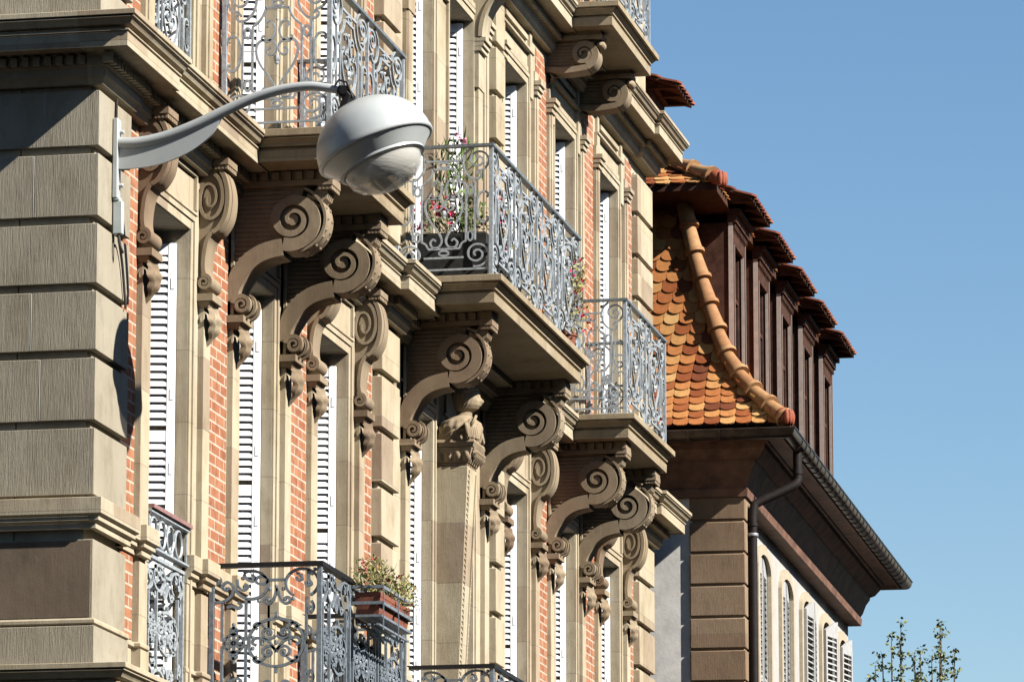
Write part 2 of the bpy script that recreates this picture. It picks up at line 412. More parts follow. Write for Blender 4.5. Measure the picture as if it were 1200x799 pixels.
# --- string courses of the parapet zone, broken by the windows
STR = [(-.02, 0), (.075, 0), (.075, -.115), (.05, -.13), (.05, -.16), (.022, -.175), (.022, -.215), (-.02, -.215)]
segs = []
def course(path, z, prof, m=None):
    m = MB(); sweep(m, path, [(d, z + h) for d, h in prof[::-1]]); part('string_course', m, 'sandstone', A, (path[0][0], 0, z), bevel=.003)
BASEP = [(-.02, 0), (.012, 0), (.022, -.01), (.022, -.035), (.006, -.048), (-.02, -.048)]
for z, pf in ((7.245, STR), (6.405, BASEP)):
    course([(S0, -11), (S0, .08), (34.80, .08), (34.80, .0), (35.24, 0), (35.24, .05), (35.44, .05), (35.44, 0), (WIN[0] + OX - HW, 0)], z, pf, m)
    for a, b in zip((0, 1), (1, 2)):
        c, d = WIN[a], WIN[b]
        course([(c + OX + HW, 0), (c + .76, 0), (c + .76, .05), (c + .96, .05), (c + .96, 0), (d - .96, 0), (d - .96, .05), (d - .76, .05), (d - .76, 0), (d + OX - HW, 0)], z, pf, m)
    c = WIN[2]; course([(c + OX + HW, 0), (c + .76, 0), (c + .76, .05), (c + .96, .05), (c + .96, 0), (42.78, 0), (42.78, .095), (43.46, .095), (43.46, .05), (43.72, .05), (43.72, 0), (WIN[3] + OX - HW, 0)], z, pf, m)
    course([(WIN[4] + OX + HW, 0), (47.40, 0), (47.40, .05), (47.66, .05), (47.66, .095), (48.05, .095), (48.05, 0), (48.07, 0), (48.07, .05), (48.27, .05), (48.27, 0), (WIN[5] + OX - HW, 0)], z, pf, m)
    for a, b in ((5, 6), (6, 7)):
        c, d = WIN[a], WIN[b]
        course([(c + OX + HW, 0), (c + .76, 0), (c + .76, .05), (c + .96, .05), (c + .96, 0), (d - .96, 0), (d - .96, .05), (d - .76, .05), (d - .76, 0), (d + OX - HW, 0)], z, pf, m)
    c = WIN[7]; course([(c + OX + HW, 0), (c + .76, 0), (c + .76, .05), (c + .96, .05), (c + .96, 0), (55.6, 0), (55.6, .075), (56.55, .075), (56.55, -3)], z, pf, m)

# --- brick panels
def brickpanel(s0, s1, z0, z1, ragged=True):
    m = MB(); m.box(s0, s1, -.05, .006, z0, z1)
    part('brick_panel', m, 'brick', A, (s0, 0, z0), smooth=0)
def between(i, z0, z1): return (WIN[i] + .98, WIN[i + 1] - .98)
for (a, b) in [(34.85, 35.22)] + [(WIN[i] + .98, WIN[i + 1] - .98) for i in (0, 1, 5, 6)] + [(WIN[2] + .98, 42.74), (WIN[7] + .98, 55.56)]:
    brickpanel(a, b, 7.26, 10.15); brickpanel(a, b, 6.42, 7.02)
    brickpanel(a + (.0), b, 10.98, 14.45); brickpanel(a, b, 15.3, 18.5)

# --- window surrounds, pilaster strips, windows, shutters
def surround_mesh(fl):
    z0, z1 = LV[fl], HEAD[fl]; m = MB()
    for sg in (-1, 1):
        def bx(a, b, o0, o1, c, d): m.box(min(sg * a, sg * b), max(sg * a, sg * b), o0, o1, c, d)
        bx(HW + .003, HW + .07, -.03, .016, z0, z1 + .07)                     # inner architrave
        bx(HW + .075, HW + .115, -.03, .028, z0, z1 + .115)            # bead
    m.box(-HW, HW, -.03, .016, z1 + .003, z1 + .07); m.box(-HW - .07, HW + .07, -.03, .028, z1 + .075, z1 + .115)
    if fl == 3:
        m.box(-.74, .74, -.03, .020, z1 + .14, z1 + .16)
        for b in ((-.70, -.66, z1 + .17, 10.16), (.66, .70, z1 + .17, 10.16)): m.box(b[0], b[1], -.03, .026, b[2], b[3])
        m.box(-.70, .70, -.03, .026, 10.165, 10.20)
    else:
        # eared head with a sunk panel and a small moulded cap
        zz = z1 + .12
        for sg in (-1, 1): m.box(sg * .72 - .08, sg * .72 + .08, -.03, .035, z1 - .12, z1 + .34)
        m.box(-.79, .79, -.03, .05, z1 + .345, z1 + .37)
        for sg in (-1, 1): m.box(sg * .70 - .05, sg * .70 + .05, -.03, .03, z1 + .375, z1 + .62)
        m.box(-.55, .55, -.03, .03, zz, zz + .05); m.box(-.55, .55, -.03, .03, zz + .33, zz + .38)
        m.box(-.75, .75, -.03, .045, z1 + .63, z1 + .70); m.box(-.78, .78, -.03, .075, z1 + .705, z1 + .74)
    return m.mesh('window_surround', 'sandstone', (0, 0, z0), 30)
def strip_mesh(fl):
    z0 = LV[fl]; m = MB()
    if fl == 3:
        m.box(-.10, .10, -.03, .05, 6.40, 6.96 + .03); m.box(-.10, .10, -.03, .046, 7.2, 10.2)
        m.box(-.11, .11, -.03, .07, 6.05, 6.352)
    else:
        m.box(-.10, .10, -.03, .04, z0, HEAD[fl] + .2); m.box(-.045, .045, -.03, .052, z0, HEAD[fl] + .1)
        zc = HEAD[fl] - .05
        for a, o in ((0, .07), (.05, .09), (.1, .11)): m.box(-.11 - a * .1, .11 + a * .1, -.03, o, zc + a, zc + a + .045)
    return m.mesh('pilaster_strip', 'sandstone', (0, 0, z0), 30)
def leaf_shape(m, s, o, z, h, wd, dp, n=5):
    """scalloped acanthus leaf hanging from z, bulging outwards"""
    def f(u, v):
        x = (u - .5) * 2; prof = math.sin(PI * min(1, v * .92 + .08)) ** .55 if v < .55 else (1 - ((v - .55) / .45) ** 1.6)
        wv = wd * (.55 + .45 * math.sin(PI * min(v * 1.3, 1))) * max(.06, (1 - v) ** .55) * (1 + .13 * math.cos(v * 20))
        oo = dp * (.55 + .6 * math.sin(PI * (v * .85 + .12))) * (1 - .55 * x * x) + .016 * math.cos(x * PI * 2.5) + .006 * math.cos(v * 20 + 4 * abs(x))
        return (s + x * wv / 2, o + oo * max(0.05, 1 - v ** 4), z - v * h)
    m.grid(f, 16, 20)
    def b(u, v):
        p = f(u, v); return (p[0], o - .01, p[2])
    m.grid(b, 12, 16)
def hang_block(m, wd, o, ztop):
    m.box(-wd / 2, wd / 2, -.03, o, ztop - .055, ztop); m.slab(-wd / 2 + .02, wd / 2 - .02, -.03, o - .03, ztop - .10, ztop - .058, -.015, .008)
    leaf_shape(m, 0, o - .09, ztop - .10, .30, wd * .95, .10)
def guttae(m, wd, o, z):
    m.box(-wd / 2, wd / 2, o - .12, o, z - .05, z)
    for k in range(5):
        x = -wd / 2 + wd * (k + .5) / 5
        m.box(x - wd * .07, x + wd * .07, o - .11, o - .006, z - .085, z - .052)
    for k in range(4):
        y = o - .115 + .115 * (k + .4) / 4
        m.box(-wd / 2 + .006, wd / 2 - .006, y - .008, y + .008, z - .083, z - .0525)
def small_console():
    m = MB(); wd = .25; hw = wd / 2
    outer = smooth_pts([(.150, 10.275), (.196, 10.20), (.222, 10.10), (.226, 10.00), (.205, 9.88), (.150, 9.79), (.105, 9.765)], 4)
    body = outer + smooth_pts([(.10, 9.745), (.066, 9.70), (.048, 9.60), (.040, 9.50), (.046, 9.44)], 3) + [(-.02, 9.42), (-.02, 10.275)]
    m.prism(body, -hw + .022, hw - .022)
    m.band(outer, [.034] * len(outer), -hw, hw)
    m.band([(p[0] + .012, p[1]) for p in outer], [.02] * len(outer), -.045, .045)
    stem = smooth_pts([(.105, 9.765), (.066, 9.70), (.046, 9.60), (.040, 9.50), (.052, 9.43)], 4)
    m.band(stem, [.03] * len(stem), -hw, hw)
    # eye of the big oval volute, raised on both cheeks
    vol = spiral(.085, 10.03, 1, .18, 70, -560, 44, .115, .20)
    m.band(vol, [lerp(.030, .012, i / 44) for i in range(45)], -hw + .002, hw - .002)
    m.prism(spiral(.085, 10.03, .9, .9, 0, 345, 20, .05, .10), -hw + .010, hw - .010)
    # low volute roll
    c = (.055, 9.372)
    m.band(spiral(c[0], c[1], .058, .010, 110, -520, 40), [lerp(.030, .012, i / 40) for i in range(41)], -hw - .025, hw + .025)
    m.prism(spiral(c[0], c[1], .056, .056, 0, 340, 18), -hw - .008, hw + .008)
    hang_block(m, .29, .125, 9.285)
    guttae(m, wd + .03, .235, 10.335); m.box(-hw - .01, hw + .01, -.02, .20, 10.285, 10.35)
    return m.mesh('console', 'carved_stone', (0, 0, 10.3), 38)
def big_bracket():
    m = MB(); wd = .26; hw = wd / 2; C1 = (.118, 9.372); C2 = (.520, 10.03)
    arm = smooth_pts([(.035, 9.40), (.045, 9.50), (.085, 9.60), (.155, 9.695), (.25, 9.765), (.35, 9.80), (.44, 9.815)], 5)
    m.band(arm, [.085 + .05 * min(1, i / 10) for i in range(len(arm))], -hw, hw)
    m.band([(p[0] + .012, p[1] - .045) for p in arm[6:-3]], [.05] * len(arm[6:-3]), -.055, .055)
    N = 64; vol = spiral(C2[0], C2[1], .205, .035, -112, -112 + 690, N)
    m.band(vol, [lerp(.105, .03, min(1, i / 48)) for i in range(N + 1)], -hw, hw)
    m.prism(spiral(C2[0], C2[1], .2, .2, 0, 350, 30), -hw + .05, hw - .05)
    m.prism(spiral(C2[0], C2[1], .045, .045, 0, 340, 14), -hw + .012, hw - .012)
    # outer rim bead with a row of drilled eyes
    rim = spiral(C2[0], C2[1], .252, .262, -80, 70, 24); m.band(rim, [.022] * 25, -hw + .015, hw - .015)
    for k in range(1, 9):
        p = rim[k * 24 // 9]; d = Vector((p[0] - C2[0], p[1] - C2[1])).normalized()
        m.ell((hw - .065, p[0] + d.x * .012, p[1] + d.y * .012), (.014, .014, .014), 6, 4); m.ell((-hw + .065, p[0] + d.x * .012, p[1] + d.y * .012), (.014, .014, .014), 6, 4)
    # neck up to the slab
    m.prism([(.66, 10.20), (.745, 10.16), (.775, 10.24), (.80, 10.30), (.72, 10.30)], -hw + .03, hw - .03)
    for k in range(4):
        x = -hw + .05 + k * (wd - .1) / 3
        m.prism([(.752, 10.17), (.782, 10.19), (.808, 10.29), (.77, 10.29)], x - .016, x + .016)
    # low volute
    m.band(spiral(C1[0], C1[1], .074, .012, 170, -470, 44), [lerp(.036, .014, i / 44) for i in range(45)], -hw - .01, hw + .01)
    m.prism(spiral(C1[0], C1[1], .070, .070, 0, 340, 20), -hw + .014, hw - .014)
    for t in (-.06, .06): m.band(spiral(C1[0], C1[1], .096, .096, -150, 60, 18), [.018] * 19, t - .018, t + .018)
    # ribbed web behind the scroll
    m.prism([(-.02, 9.50), (.04, 9.55), (.10, 9.66), (.2, 9.76), (.45, 9.85), (.6, 10.3), (-.02, 10.3)], -.065, .065)
    z = 9.60
    while z < 10.27:
        omin = .02
        omax = .50
        if z < 9.80: omax = max(.06, .02 + (z - 9.55) * .55)
        m.tube([(-.066, omin, z), (-.066, omax, z)], .013, 6); m.tube([(.066, omin, z), (.066, omax, z)], .013, 6); z += .037
    m.box(-.10, .10, -.02, .022, 9.3, 10.3)
    # beam with dentils between wall and bracket end
    m.box(-hw + .01, hw - .01, -.02, .80, 10.302, 10.345); m.box(-hw + .03, hw - .03, -.02, .78, 10.347, 10.418)
    y = .08
    while y < .74: m.box(-hw + .005, hw - .005, y, y + .055, 10.349, 10.412); y += .092
    m.box(-hw - .015, hw + .015, .74, .835, 10.347, 10.417)
    guttae(m, wd + .01, .84, 10.345)
    hang_block(m, .31, .14, 9.285)
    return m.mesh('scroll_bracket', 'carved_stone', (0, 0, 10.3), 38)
def upper_bracket():
    m = MB(); wd = .24; hw = wd / 2; C2 = (.40, 14.50)
    arm = smooth_pts([(.0, 14.36), (.08, 14.345), (.2, 14.335), (.33, 14.345), (.44, 14.36)], 5)
    m.band(arm, [.06] * len(arm), -hw, hw)
    N = 56; m.band(spiral(C2[0], C2[1], .135, .03, -75, 560, N), [lerp(.08, .025, min(1, i / 44)) for i in range(N + 1)], -hw, hw)
    m.prism(spiral(C2[0], C2[1], .12, .12, 0, 345, 22), -hw + .04, hw - .04)
    m.ell((0, .57, 14.60), (hw * .9, .05, .05), 10, 7)
    m.prism([(-.02, 14.36), (.4, 14.37), (.52, 14.65), (-.02, 14.65)], -.06, .06)
    z = 14.41
    while z < 14.63: m.tube([(-.062, .02, z), (-.062, .42, z)], .012, 6); z += .036
    m.box(-hw, hw, -.02, .60, 14.652, 14.70); m.box(-hw + .02, hw - .02, -.02, .58, 14.702, 14.745)
    leaf_shape(m, 0, .02, 14.33, .12, wd, .06)
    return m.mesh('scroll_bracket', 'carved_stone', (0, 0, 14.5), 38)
def window_mesh(z0, z1):
    m = MB(); m.cur = 0; m.box(-HW, HW, -.47, -.455, z0, z1); m.cur = 1
    for a, b in ((-HW, -HW + .06), (HW - .06, HW), (-.035, .035)): m.box(a, b, -.46, -.42, z0, z1)
    for z in (z0, z1 - .34, z1 - .06): m.box(-HW, HW, -.458, -.423, z, z + .06)
    return m.mesh('window', ['window_glass', 'shutter_white'], (0, 0, z0), 0)
def shutter_mesh(sg, z0, z1):
    """louvred leaf folded back into the reveal, square to the facade"""
    m = MB(); a, b = sorted((sg * (HW - .048), sg * (HW - .014))); o0, o1 = -.40, -.088
    m.box(a, b, o1 - .052, o1, z0, z1); m.box(a, b, o0, o0 + .06, z0, z1)
    h = z1 - z0; mids = [z0, z0 + h * .30, z0 + h * .57, z1 - .09]
    for z in mids: m.box(a + .003, b - .003, o0 + .06, o1 - .052, z, z + .085)
    f, k = (a + .002, b - .004) if sg > 0 else (b - .002, a + .004)          # room side and wall side
    z = z0 + .1
    while z < z1 - .12:
        if not any(q - .035 < z < q + .07 for q in mids):
            m.hexa([(f, o0 + .06, z), (f, o1 - .052, z), (k, o1 - .052, z + .034), (k, o0 + .06, z + .034), (f, o0 + .06, z + .026), (f, o1 - .052, z + .026), (k, o1 - .052, z + .056), (k, o0 + .06, z + .056)])
        z += .060
    for q in (.12, .38, .5, .66, .9): m.box(min(f, f - sg * .006), max(f, f - sg * .003), o1 - .03, o1 - .004, z0 + h * q, z0 + h * q + .085)   # hinges
    m.v = [(s_ - sg * max(0, o1 - o_) * .24, o_, z_) for s_, o_, z_ in m.v]
    return m.mesh('shutter', 'shutter_white', (0, 0, z0), 0)
SUR = {f: surround_mesh(f) for f in (3, 4, 5)}
STRIP = {f: strip_mesh(f) for f in (3, 4, 5)}
CONS, BRK, UBRK = small_console(), big_bracket(), upper_bracket()
WME = {f: window_mesh(LV[f], HEAD[f]) for f in (3, 4, 5)}
SHL = {f: shutter_mesh(-1, LV[f] + .03, HEAD[f] - (.11 if f == 3 else .03)) for f in (3, 4, 5)}
SHR = {f: shutter_mesh(1, LV[f] + .03, HEAD[f] - (.11 if f == 3 else .03)) for f in (3, 4, 5)}
for i, c in enumerate(WIN):
    for fl in (3, 4, 5):
        if fl == 5 and i < 5: continue
        z0 = LV[fl]
        wo = place('window', WME[fl], A, (c + OX, 0, z0))
        place('shutter', SHL[fl], wo, (c + OX, 0, LV[fl] + .03)); place('shutter', SHR[fl], wo, (c + OX, 0, LV[fl] + .03))
        place('window_surround', SUR[fl], A, (c + OX, 0, z0))
        if i not in (3, 4):
            for sg in (-1, 1): place('pilaster_strip', STRIP[fl], A, (c + sg * .86 if i not in (1, 6) else BRS[(i // 6) * 4 + (sg > 0)], 0, z0))
for s in (BRS[2], BRS[3]):
    for fl in (3, 4): place('pilaster_strip', STRIP[fl], A, (s, 0, LV[fl]))
for i in (0, 2, 5, 7):
    for sg in (-1, 1): place('console', CONS, A, (WIN[i] + sg * .86, 0, 10.3))
for k, s in enumerate(BRS): place('scroll_bracket', BRK, A, (s, 0, 10.3 + (.05 if k in (2, 3) else 0)))
for s in BRS[4:]: place('scroll_bracket', UBRK, A, (s, 0, 14.5))
# cove bracket beside the centre bay on the upper floor
for s in (44.05, 47.12):
    m = MB(); m.prism([(-.02, 13.3), (.06, 13.3), (.06, 13.80)] + [(.06 + .40 * (1 - math.cos(R(t))), 13.80 + .52 * math.sin(R(t))) for t in range(0, 91, 10)] + [(.46, 14.5), (-.02, 14.5)], -.14, .14)
    m.band([(.075 + .40 * (1 - math.cos(R(t))), 13.80 + .52 * math.sin(R(t))) for t in range(0, 91, 9)], [.04] * 11, -.155, .155)
    for a, o in ((0, .09), (.045, .11), (.09, .13)): m.box(-.15, .15, -.02, o, 13.66 + a, 13.70 + a)
    m.box(-.10, .10, -.02, .05, 10.66, 13.66)
    me = m.mesh('cove_bracket', 'sandstone', (0, 0, 13.3), 30); place('cove_bracket', me, A, (s, 0, 13.3))

# --- herm between the two centre doors
def herm():
    m = MB()
    wt, wb = .20, .12
    def pil(h, z, a, b): return None
    m.hexa([(MID - wb, -.02, 6.05), (MID + wb, -.02, 6.05), (MID + wb, .15, 6.05), (MID - wb, .15, 6.05), (MID - wt, -.02, 9.33), (MID + wt, -.02, 9.33), (MID + wt, .305, 9.33), (MID - wt, .305, 9.33)])
    for k in range(60):                                                # beaded edge strips down the front
        t = k / 59; z = lerp(6.2, 9.25, t); wq = lerp(wb, wt, (z - 6.05) / 3.28); oo = lerp(.15, .305, (z - 6.05) / 3.28)
        for sg in (-1, 1): m.ell((MID + sg * (wq - .03), oo + .004, z), (.015, .012, .016), 6, 4)
    for sg in (-1, 1):
        a = wb - .055; b = wt - .055
        m.hexa([(MID + sg * a - .008, .14, 6.1), (MID + sg * a + .008, .14, 6.1), (MID + sg * a + .008, .166, 6.1), (MID + sg * a - .008, .166, 6.1),
                (MID + sg * b - .008, .29, 9.3), (MID + sg * b + .008, .29, 9.3), (MID + sg * b + .008, .321, 9.3), (MID + sg * b - .008, .321, 9.3)])
    p = part('herm_pillar', m, 'sandstone', A, (MID, 0, 6.05), bevel=.004)
    m = MB()                                                           # leaf block and ledge at the waist
    m.slab(MID - .19, MID + .19, -.02, .30, 9.335, 9.36, 0, .0); m.slab(MID - .20, MID + .20, -.02, .31, 9.362, 9.50, 0, .04)
    for k in range(5): leaf_shape(m, MID - .16 + k * .08, .345, 9.50, .14, .085, .03)
    for k in range(4):
        y = .04 + k * .085
        def f(u, v, y=y): return (MID - .205 - .035 * math.sin(PI * v) * (1 - (2 * u - 1) ** 2), y - .04 + .08 * u, 9.50 - v * .13)
        m.grid(f, 6, 6)
    m.slab(MID - .24, MID + .24, -.02, .36, 9.505, 9.545, 0, .015); m.slab(MID - .245, MID + .245, -.02, .375, 9.547, 9.575, .0, -.01)
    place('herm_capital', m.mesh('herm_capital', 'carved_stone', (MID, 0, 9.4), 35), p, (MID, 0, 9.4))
    # bust: one continuous surface of shoulders, neck and head, drapery folds over the chest
    rows = [(9.575, .235, .20, .17), (9.63, .24, .21, .185), (9.70, .235, .205, .19), (9.76, .20, .18, .20), (9.80, .13, .12, .21), (9.825, .078, .078, .22), (9.86, .072, .072, .235),
            (9.885, .085, .095, .25), (9.92, .098, .112, .262), (9.965, .106, .122, .262), (10.02, .11, .125, .25), (10.07, .104, .118, .24), (10.11, .085, .098, .23), (10.14, .05, .06, .225), (10.15, .005, .005, .225)]
    m = MB(); n = 36
    def surf(u, v):
        t = v * (len(rows) - 1); i = min(int(t), len(rows) - 2); q = t - i; a, b = rows[i], rows[i + 1]
        z, rs, ro, co = [lerp(a[k], b[k], q) for k in range(4)]
        ph = 2 * PI * u; x = rs * math.cos(ph); y = ro * math.sin(ph)
        if z < 9.78:
            fold = .014 * math.sin(9 * ph + 30 * (z - 9.5)) + .007 * math.sin(17 * ph - 22 * z); x *= 1 + fold * 3; y *= 1 + fold * 3
        else:
            front = max(0, math.sin(ph)); cx = math.cos(ph)
            if z > 9.87:
                y += .032 * math.exp(-(cx / .16) ** 2) * math.exp(-((z - 9.955) / .028) ** 2) * front           # nose
                y -= .018 * (math.exp(-((abs(cx) - .36) / .14) ** 2)) * math.exp(-((z - 9.985) / .016) ** 2) * front   # eye sockets
                y += .010 * math.exp(-(cx / .28) ** 2) * math.exp(-((z - 9.918) / .010) ** 2) * front          # lips
                y += .012 * math.exp(-(cx / .3) ** 2) * math.exp(-((z - 9.892) / .014) ** 2) * front           # chin
                hair = 1 - front ** .6
                wv = .010 * math.sin(20 * ph + 60 * z) * hair + .012 * hair
                x *= 1 + wv * 6; y *= 1 + wv * 6
        return (MID + x, co + y, z)
    m.grid(surf, n * 2, 56)
    for k in range(14):                                               # curls over the brow and temples
        t = PI * (k / 13); m.ell((MID + .105 * math.cos(t), .265 + .085 * math.sin(t), 10.045 + .02 * math.sin(t)), (.024, .024, .022), 7, 5)
    for sg in (-1, 1):                                                 # raised drapery edge from shoulder to ledge
        for q in range(6):
            a = q / 5; pts = smooth_pts([(MID + sg * (.05 + .03 * q), .30 - .03 * a, 9.80 - .02 * q), (MID + sg * (.10 + .04 * q), .36 - .05 * a, 9.70), (MID + sg * (.11 + .035 * q), .385 - .06 * a, 9.585)], 4)
            m.tube(pts, [.016] * len(pts), 6)
    for q in range(5):
        pts = smooth_pts([(MID - .2, .08 + .05 * q, 9.60 + .012 * q), (MID - .245, .16 + .05 * q, 9.64 + .02 * q), (MID - .19, .26 + .03 * q, 9.72 + .018 * q)], 4); m.tube(pts, [.014] * len(pts), 6)
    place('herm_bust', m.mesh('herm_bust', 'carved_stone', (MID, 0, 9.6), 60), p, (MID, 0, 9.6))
herm()

# ------------------------------------------------------------------ wrought iron
def mirror(P_, c): return [(2 * c - x, y) for x, y in P_]
def ell2(cx, cy, rx, ry, n=14): return [(cx + rx * math.cos(2 * PI * i / n), cy + ry * math.sin(2 * PI * i / n)) for i in range(n + 1)]
def pattern_heart():
    h = []
    h.append(spiral(900, 235, 118, 16, 90, -560)); h.append(smooth_pts([(830, 105), (765, 165), (742, 260), (770, 360), (830, 425), (900, 435), (930, 395), (900, 365), (880, 390)], 4))
    h.append([(550, 322), (655, 322)] + smooth_pts([(655, 322), (675, 385), (715, 445), (772, 492)], 3) + [(775, 600), (775, 1095)] + smooth_pts([(775, 1100), (735, 1125), (705, 1180)], 3) + [(550, 1182)])
    h.append([(865, 445), (865, 1095)]); h.append(spiral(885, 1245, 138, 16, 105, -600))
    h.append([(550, 1277), (752, 1277)]); h.append([(550, 235), (742, 235)])
    h.append(ell2(820, 555, 30, 50)); h.append(ell2(818, 1050, 27, 50))
    h.append(smooth_pts([(985, 640), (1002, 608), (970, 580), (920, 592), (893, 660), (888, 760), (900, 850), (940, 905), (985, 900), (1002, 865), (978, 848)], 4))
    h.append(smooth_pts([(640, 505), (655, 468), (622, 445), (588, 470), (571, 540), (592, 610), (650, 642), (692, 610), (668, 582)], 4))
    h.append(smooth_pts([(612, 702), (640, 712), (640, 755), (600, 768), (563, 722), (580, 650), (650, 622), (722, 650), (740, 740), (708, 845), (640, 950), (585, 1040), (572, 1110), (610, 1165), (665, 1160), (686, 1110), (655, 1075), (628, 1098)], 4))
    out = h + [mirror(p, 550) for p in h] + [ell2(550, 278, 48, 27), ell2(550, 1228, 48, 27)]
    return [[((x - 70) / 960, (1480 - y) / 1385) for x, y in p] for p in out], [((550 - 70) / 960, (1480 - 800) / 1385, .03), ((550 - 70) / 960, (1480 - 840) / 1385, .02), ((550 - 70) / 960, (1480 - 430) / 1385, .014)]
def pattern_rosette():
    h = []
    def both(p): h.append(p); h.append([(x, 1650 - y) for x, y in p])
    both(spiral(415, 250, 140, 140, 165, -120, 26)); both(smooth_pts([(290, 190), (300, 260), (345, 300), (385, 265), (355, 235)], 4)); both(smooth_pts([(350, 140), (370, 185), (420, 215), (445, 180), (415, 150)], 4))
    both(spiral(850, 242, 142, 142, 60, -240, 28)); both(smooth_pts([(905, 110), (905, 200), (930, 255), (890, 270), (880, 230)], 4)); both(smooth_pts([(800, 140), (830, 160), (850, 200), (815, 215), (800, 180)], 4))
    both(smooth_pts([(90, 420), (180, 405), (250, 345), (255, 260), (205, 215), (160, 260), (200, 300), (225, 265)], 4)); both(smooth_pts([(85, 160), (120, 150), (150, 200), (120, 230), (95, 205)], 4))
    both([(560, 205), (708, 205)])
    both(ell2(505, 205, 55, 40, 12)); both(smooth_pts([(205, 470), (250, 455), (300, 480), (330, 450), (300, 420)], 4)); both(smooth_pts([(930, 420), (950, 480), (925, 540), (905, 500), (930, 470)], 4))
    both(smooth_pts([(470, 690), (440, 660), (470, 630), (510, 650), (540, 690)], 4)); both(smooth_pts([(790, 690), (820, 660), (790, 630), (750, 650), (720, 690)], 4))
    both(smooth_pts([(635, 290), (612, 380), (572, 440), (525, 425), (535, 380), (572, 392)], 4)); both(smooth_pts([(635, 290), (660, 380), (700, 440), (745, 425), (735, 380), (698, 392)], 4))
    h.append(ell2(630, 825, 238, 238, 36))
    both(spiral(562, 730, 66, 12, 20, 480)); both(spiral(700, 730, 66, 12, 160, -300))
    h.append(smooth_pts([(630, 920), (580, 830), (520, 790), (450, 780), (425, 825), (460, 850)], 4)); h.append(smooth_pts([(630, 920), (680, 830), (740, 790), (810, 780), (835, 825), (800, 850)], 4))
    both([(165, 420), (165, 800)]); both([(370, 390), (370, 800)]); both([(888, 380), (888, 800)])
    h.append(ell2(266, 825, 86, 86, 20)); both(ell2(266, 705, 30, 32, 10)); h.append([(266, 650), (266, 1000)]); h.append([(182, 825), (350, 825)])
    h.append([(206, 765), (326, 885)]); h.append([(206, 885), (326, 765)]); both([(630, 580), (630, 520)])
    lm = []
    for x, y in ((110, 200), (180, 275), (340, 180), (425, 190), (355, 265), (840, 170), (905, 240), (630, 270), (690, 295), (575, 295), (565, 400), (705, 400), (480, 410), (775, 395), (562, 730), (700, 730), (430, 770), (510, 815), (750, 815), (266, 640), (266, 825), (960, 110), (935, 150), (630, 820)):
        lm.append((x, y)); lm.append((x, 1650 - y))
    return [[((x - 75) / 925, (1600 - y) / 1525) for x, y in p] for p in h], [((x - 75) / 925, (1600 - y) / 1525, .017) for x, y in lm]
PH, PR = pattern_heart(), pattern_rosette()
def panel(mb, pat, org, U, V, w_, h_, r=.012, flip=False):
    if pat is PR: r = .0150
    org, U, V = Vector(org), Vector(U), Vector(V); N_ = U.cross(V).normalized()
    for pl in pat[0]:
        mb.tube([tuple(org + U * ((1 - u if flip else u) * w_) + V * (v * h_)) for u, v in pl], r, 4, False)
    for u, v, k in pat[1]:
        c = org + U * ((1 - u if flip else u) * w_) + V * (v * h_)
        mb.ell(tuple(c), tuple(abs(N_[i]) * k * .8 + (1 - abs(N_[i])) * k for i in range(3)), 6, 4)
def balcony(c, half, fl, O, style, npan, dz=0):
    z = LV[fl] + dz; b = MB(); hb = half
    b.slab(c - hb, c + hb, -.05, O, z - .236, z - .145, 0, .003); b.slab(c - hb, c + hb, -.05, O, z - .145, z - .12, -.025, -.025)
    b.slab(c - hb, c + hb, -.05, O, z - .12, z - .10, .012, .012); b.slab(c - hb, c + hb, -.05, O, z - .10, z - .06, .012, .05)
    b.slab(c - hb, c + hb, -.05, O, z - .06, z - .052, .03, .03); b.slab(c - hb, c + hb, -.05, O, z - .052, z + .006, .08, .08)
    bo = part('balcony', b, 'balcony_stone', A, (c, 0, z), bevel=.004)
    m = MB(); H = 1.17; ro = O - .025; hs = hb + .025; r0 = .05; z += .006
    mat = 'iron_paint' if style is PH else 'iron_lower'
    for (s_, o_) in ((c - hs, ro), (c + hs, ro), (c - hs, r0), (c + hs, r0)): m.box(s_ - .018, s_ + .018, o_ - .018, o_ + .018, z, z + H)
    for sg in (-1, 1): m.box(c + sg * hs - .009, c + sg * hs + .009, r0, ro, z + .055, z + .072)
    m.box(c - hs, c + hs, ro - .009, ro + .009, z + .055, z + .072)
    panel(m, style, (c - hs, r0, z), (0, 1, 0), (0, 0, 1), ro - r0, H)
    panel(m, style, (c + hs, r0, z), (0, 1, 0), (0, 0, 1), ro - r0, H)
    wp = 2 * hs / npan
    for k in range(npan):
        panel(m, style, (c - hs + k * wp, ro, z), (1, 0, 0), (0, 0, 1), wp, H, .0125, k % 2 == 1)
        if k: m.box(c - hs + k * wp - .012, c - hs + k * wp + .012, ro - .012, ro + .012, z, z + H)
    place('railing', m.mesh('railing', mat, (c, 0, z), 40), bo, (c, 0, z))
    m = MB(); a, e = .03, (.024 if style is PH else .034)
    m.box(c - hs - a, c - hs + a, r0 - .05, ro + a, z + H, z + H + e); m.box(c + hs - a, c + hs + a, r0 - .05, ro + a, z + H, z + H + e); m.box(c - hs + a, c + hs - a, ro - a, ro + a, z + H + .0, z + H + e - .0005)
    place('handrail', m.mesh('handrail', 'iron_dark' if style is PH else 'black_iron', (c, 0, z), 0), bo, (c, 0, z))
    return bo
balcony(38.74, 1.24, 4, .915, PH, 2); balcony(MID, 2.03, 4, .935, PH, 4, .05); balcony(51.55, 1.13, 4, .89, PH, 2)
balcony(51.55, 1.13, 5, .74, PH, 2); balcony(38.74, 1.24, 5, .80, PH, 2)
balcony(38.72, 1.42, 3, .915, PR, 3); balcony(MID, 1.98, 3, .935, PR, 4); balcony(51.55, 1.10, 3, .89, PR, 2)
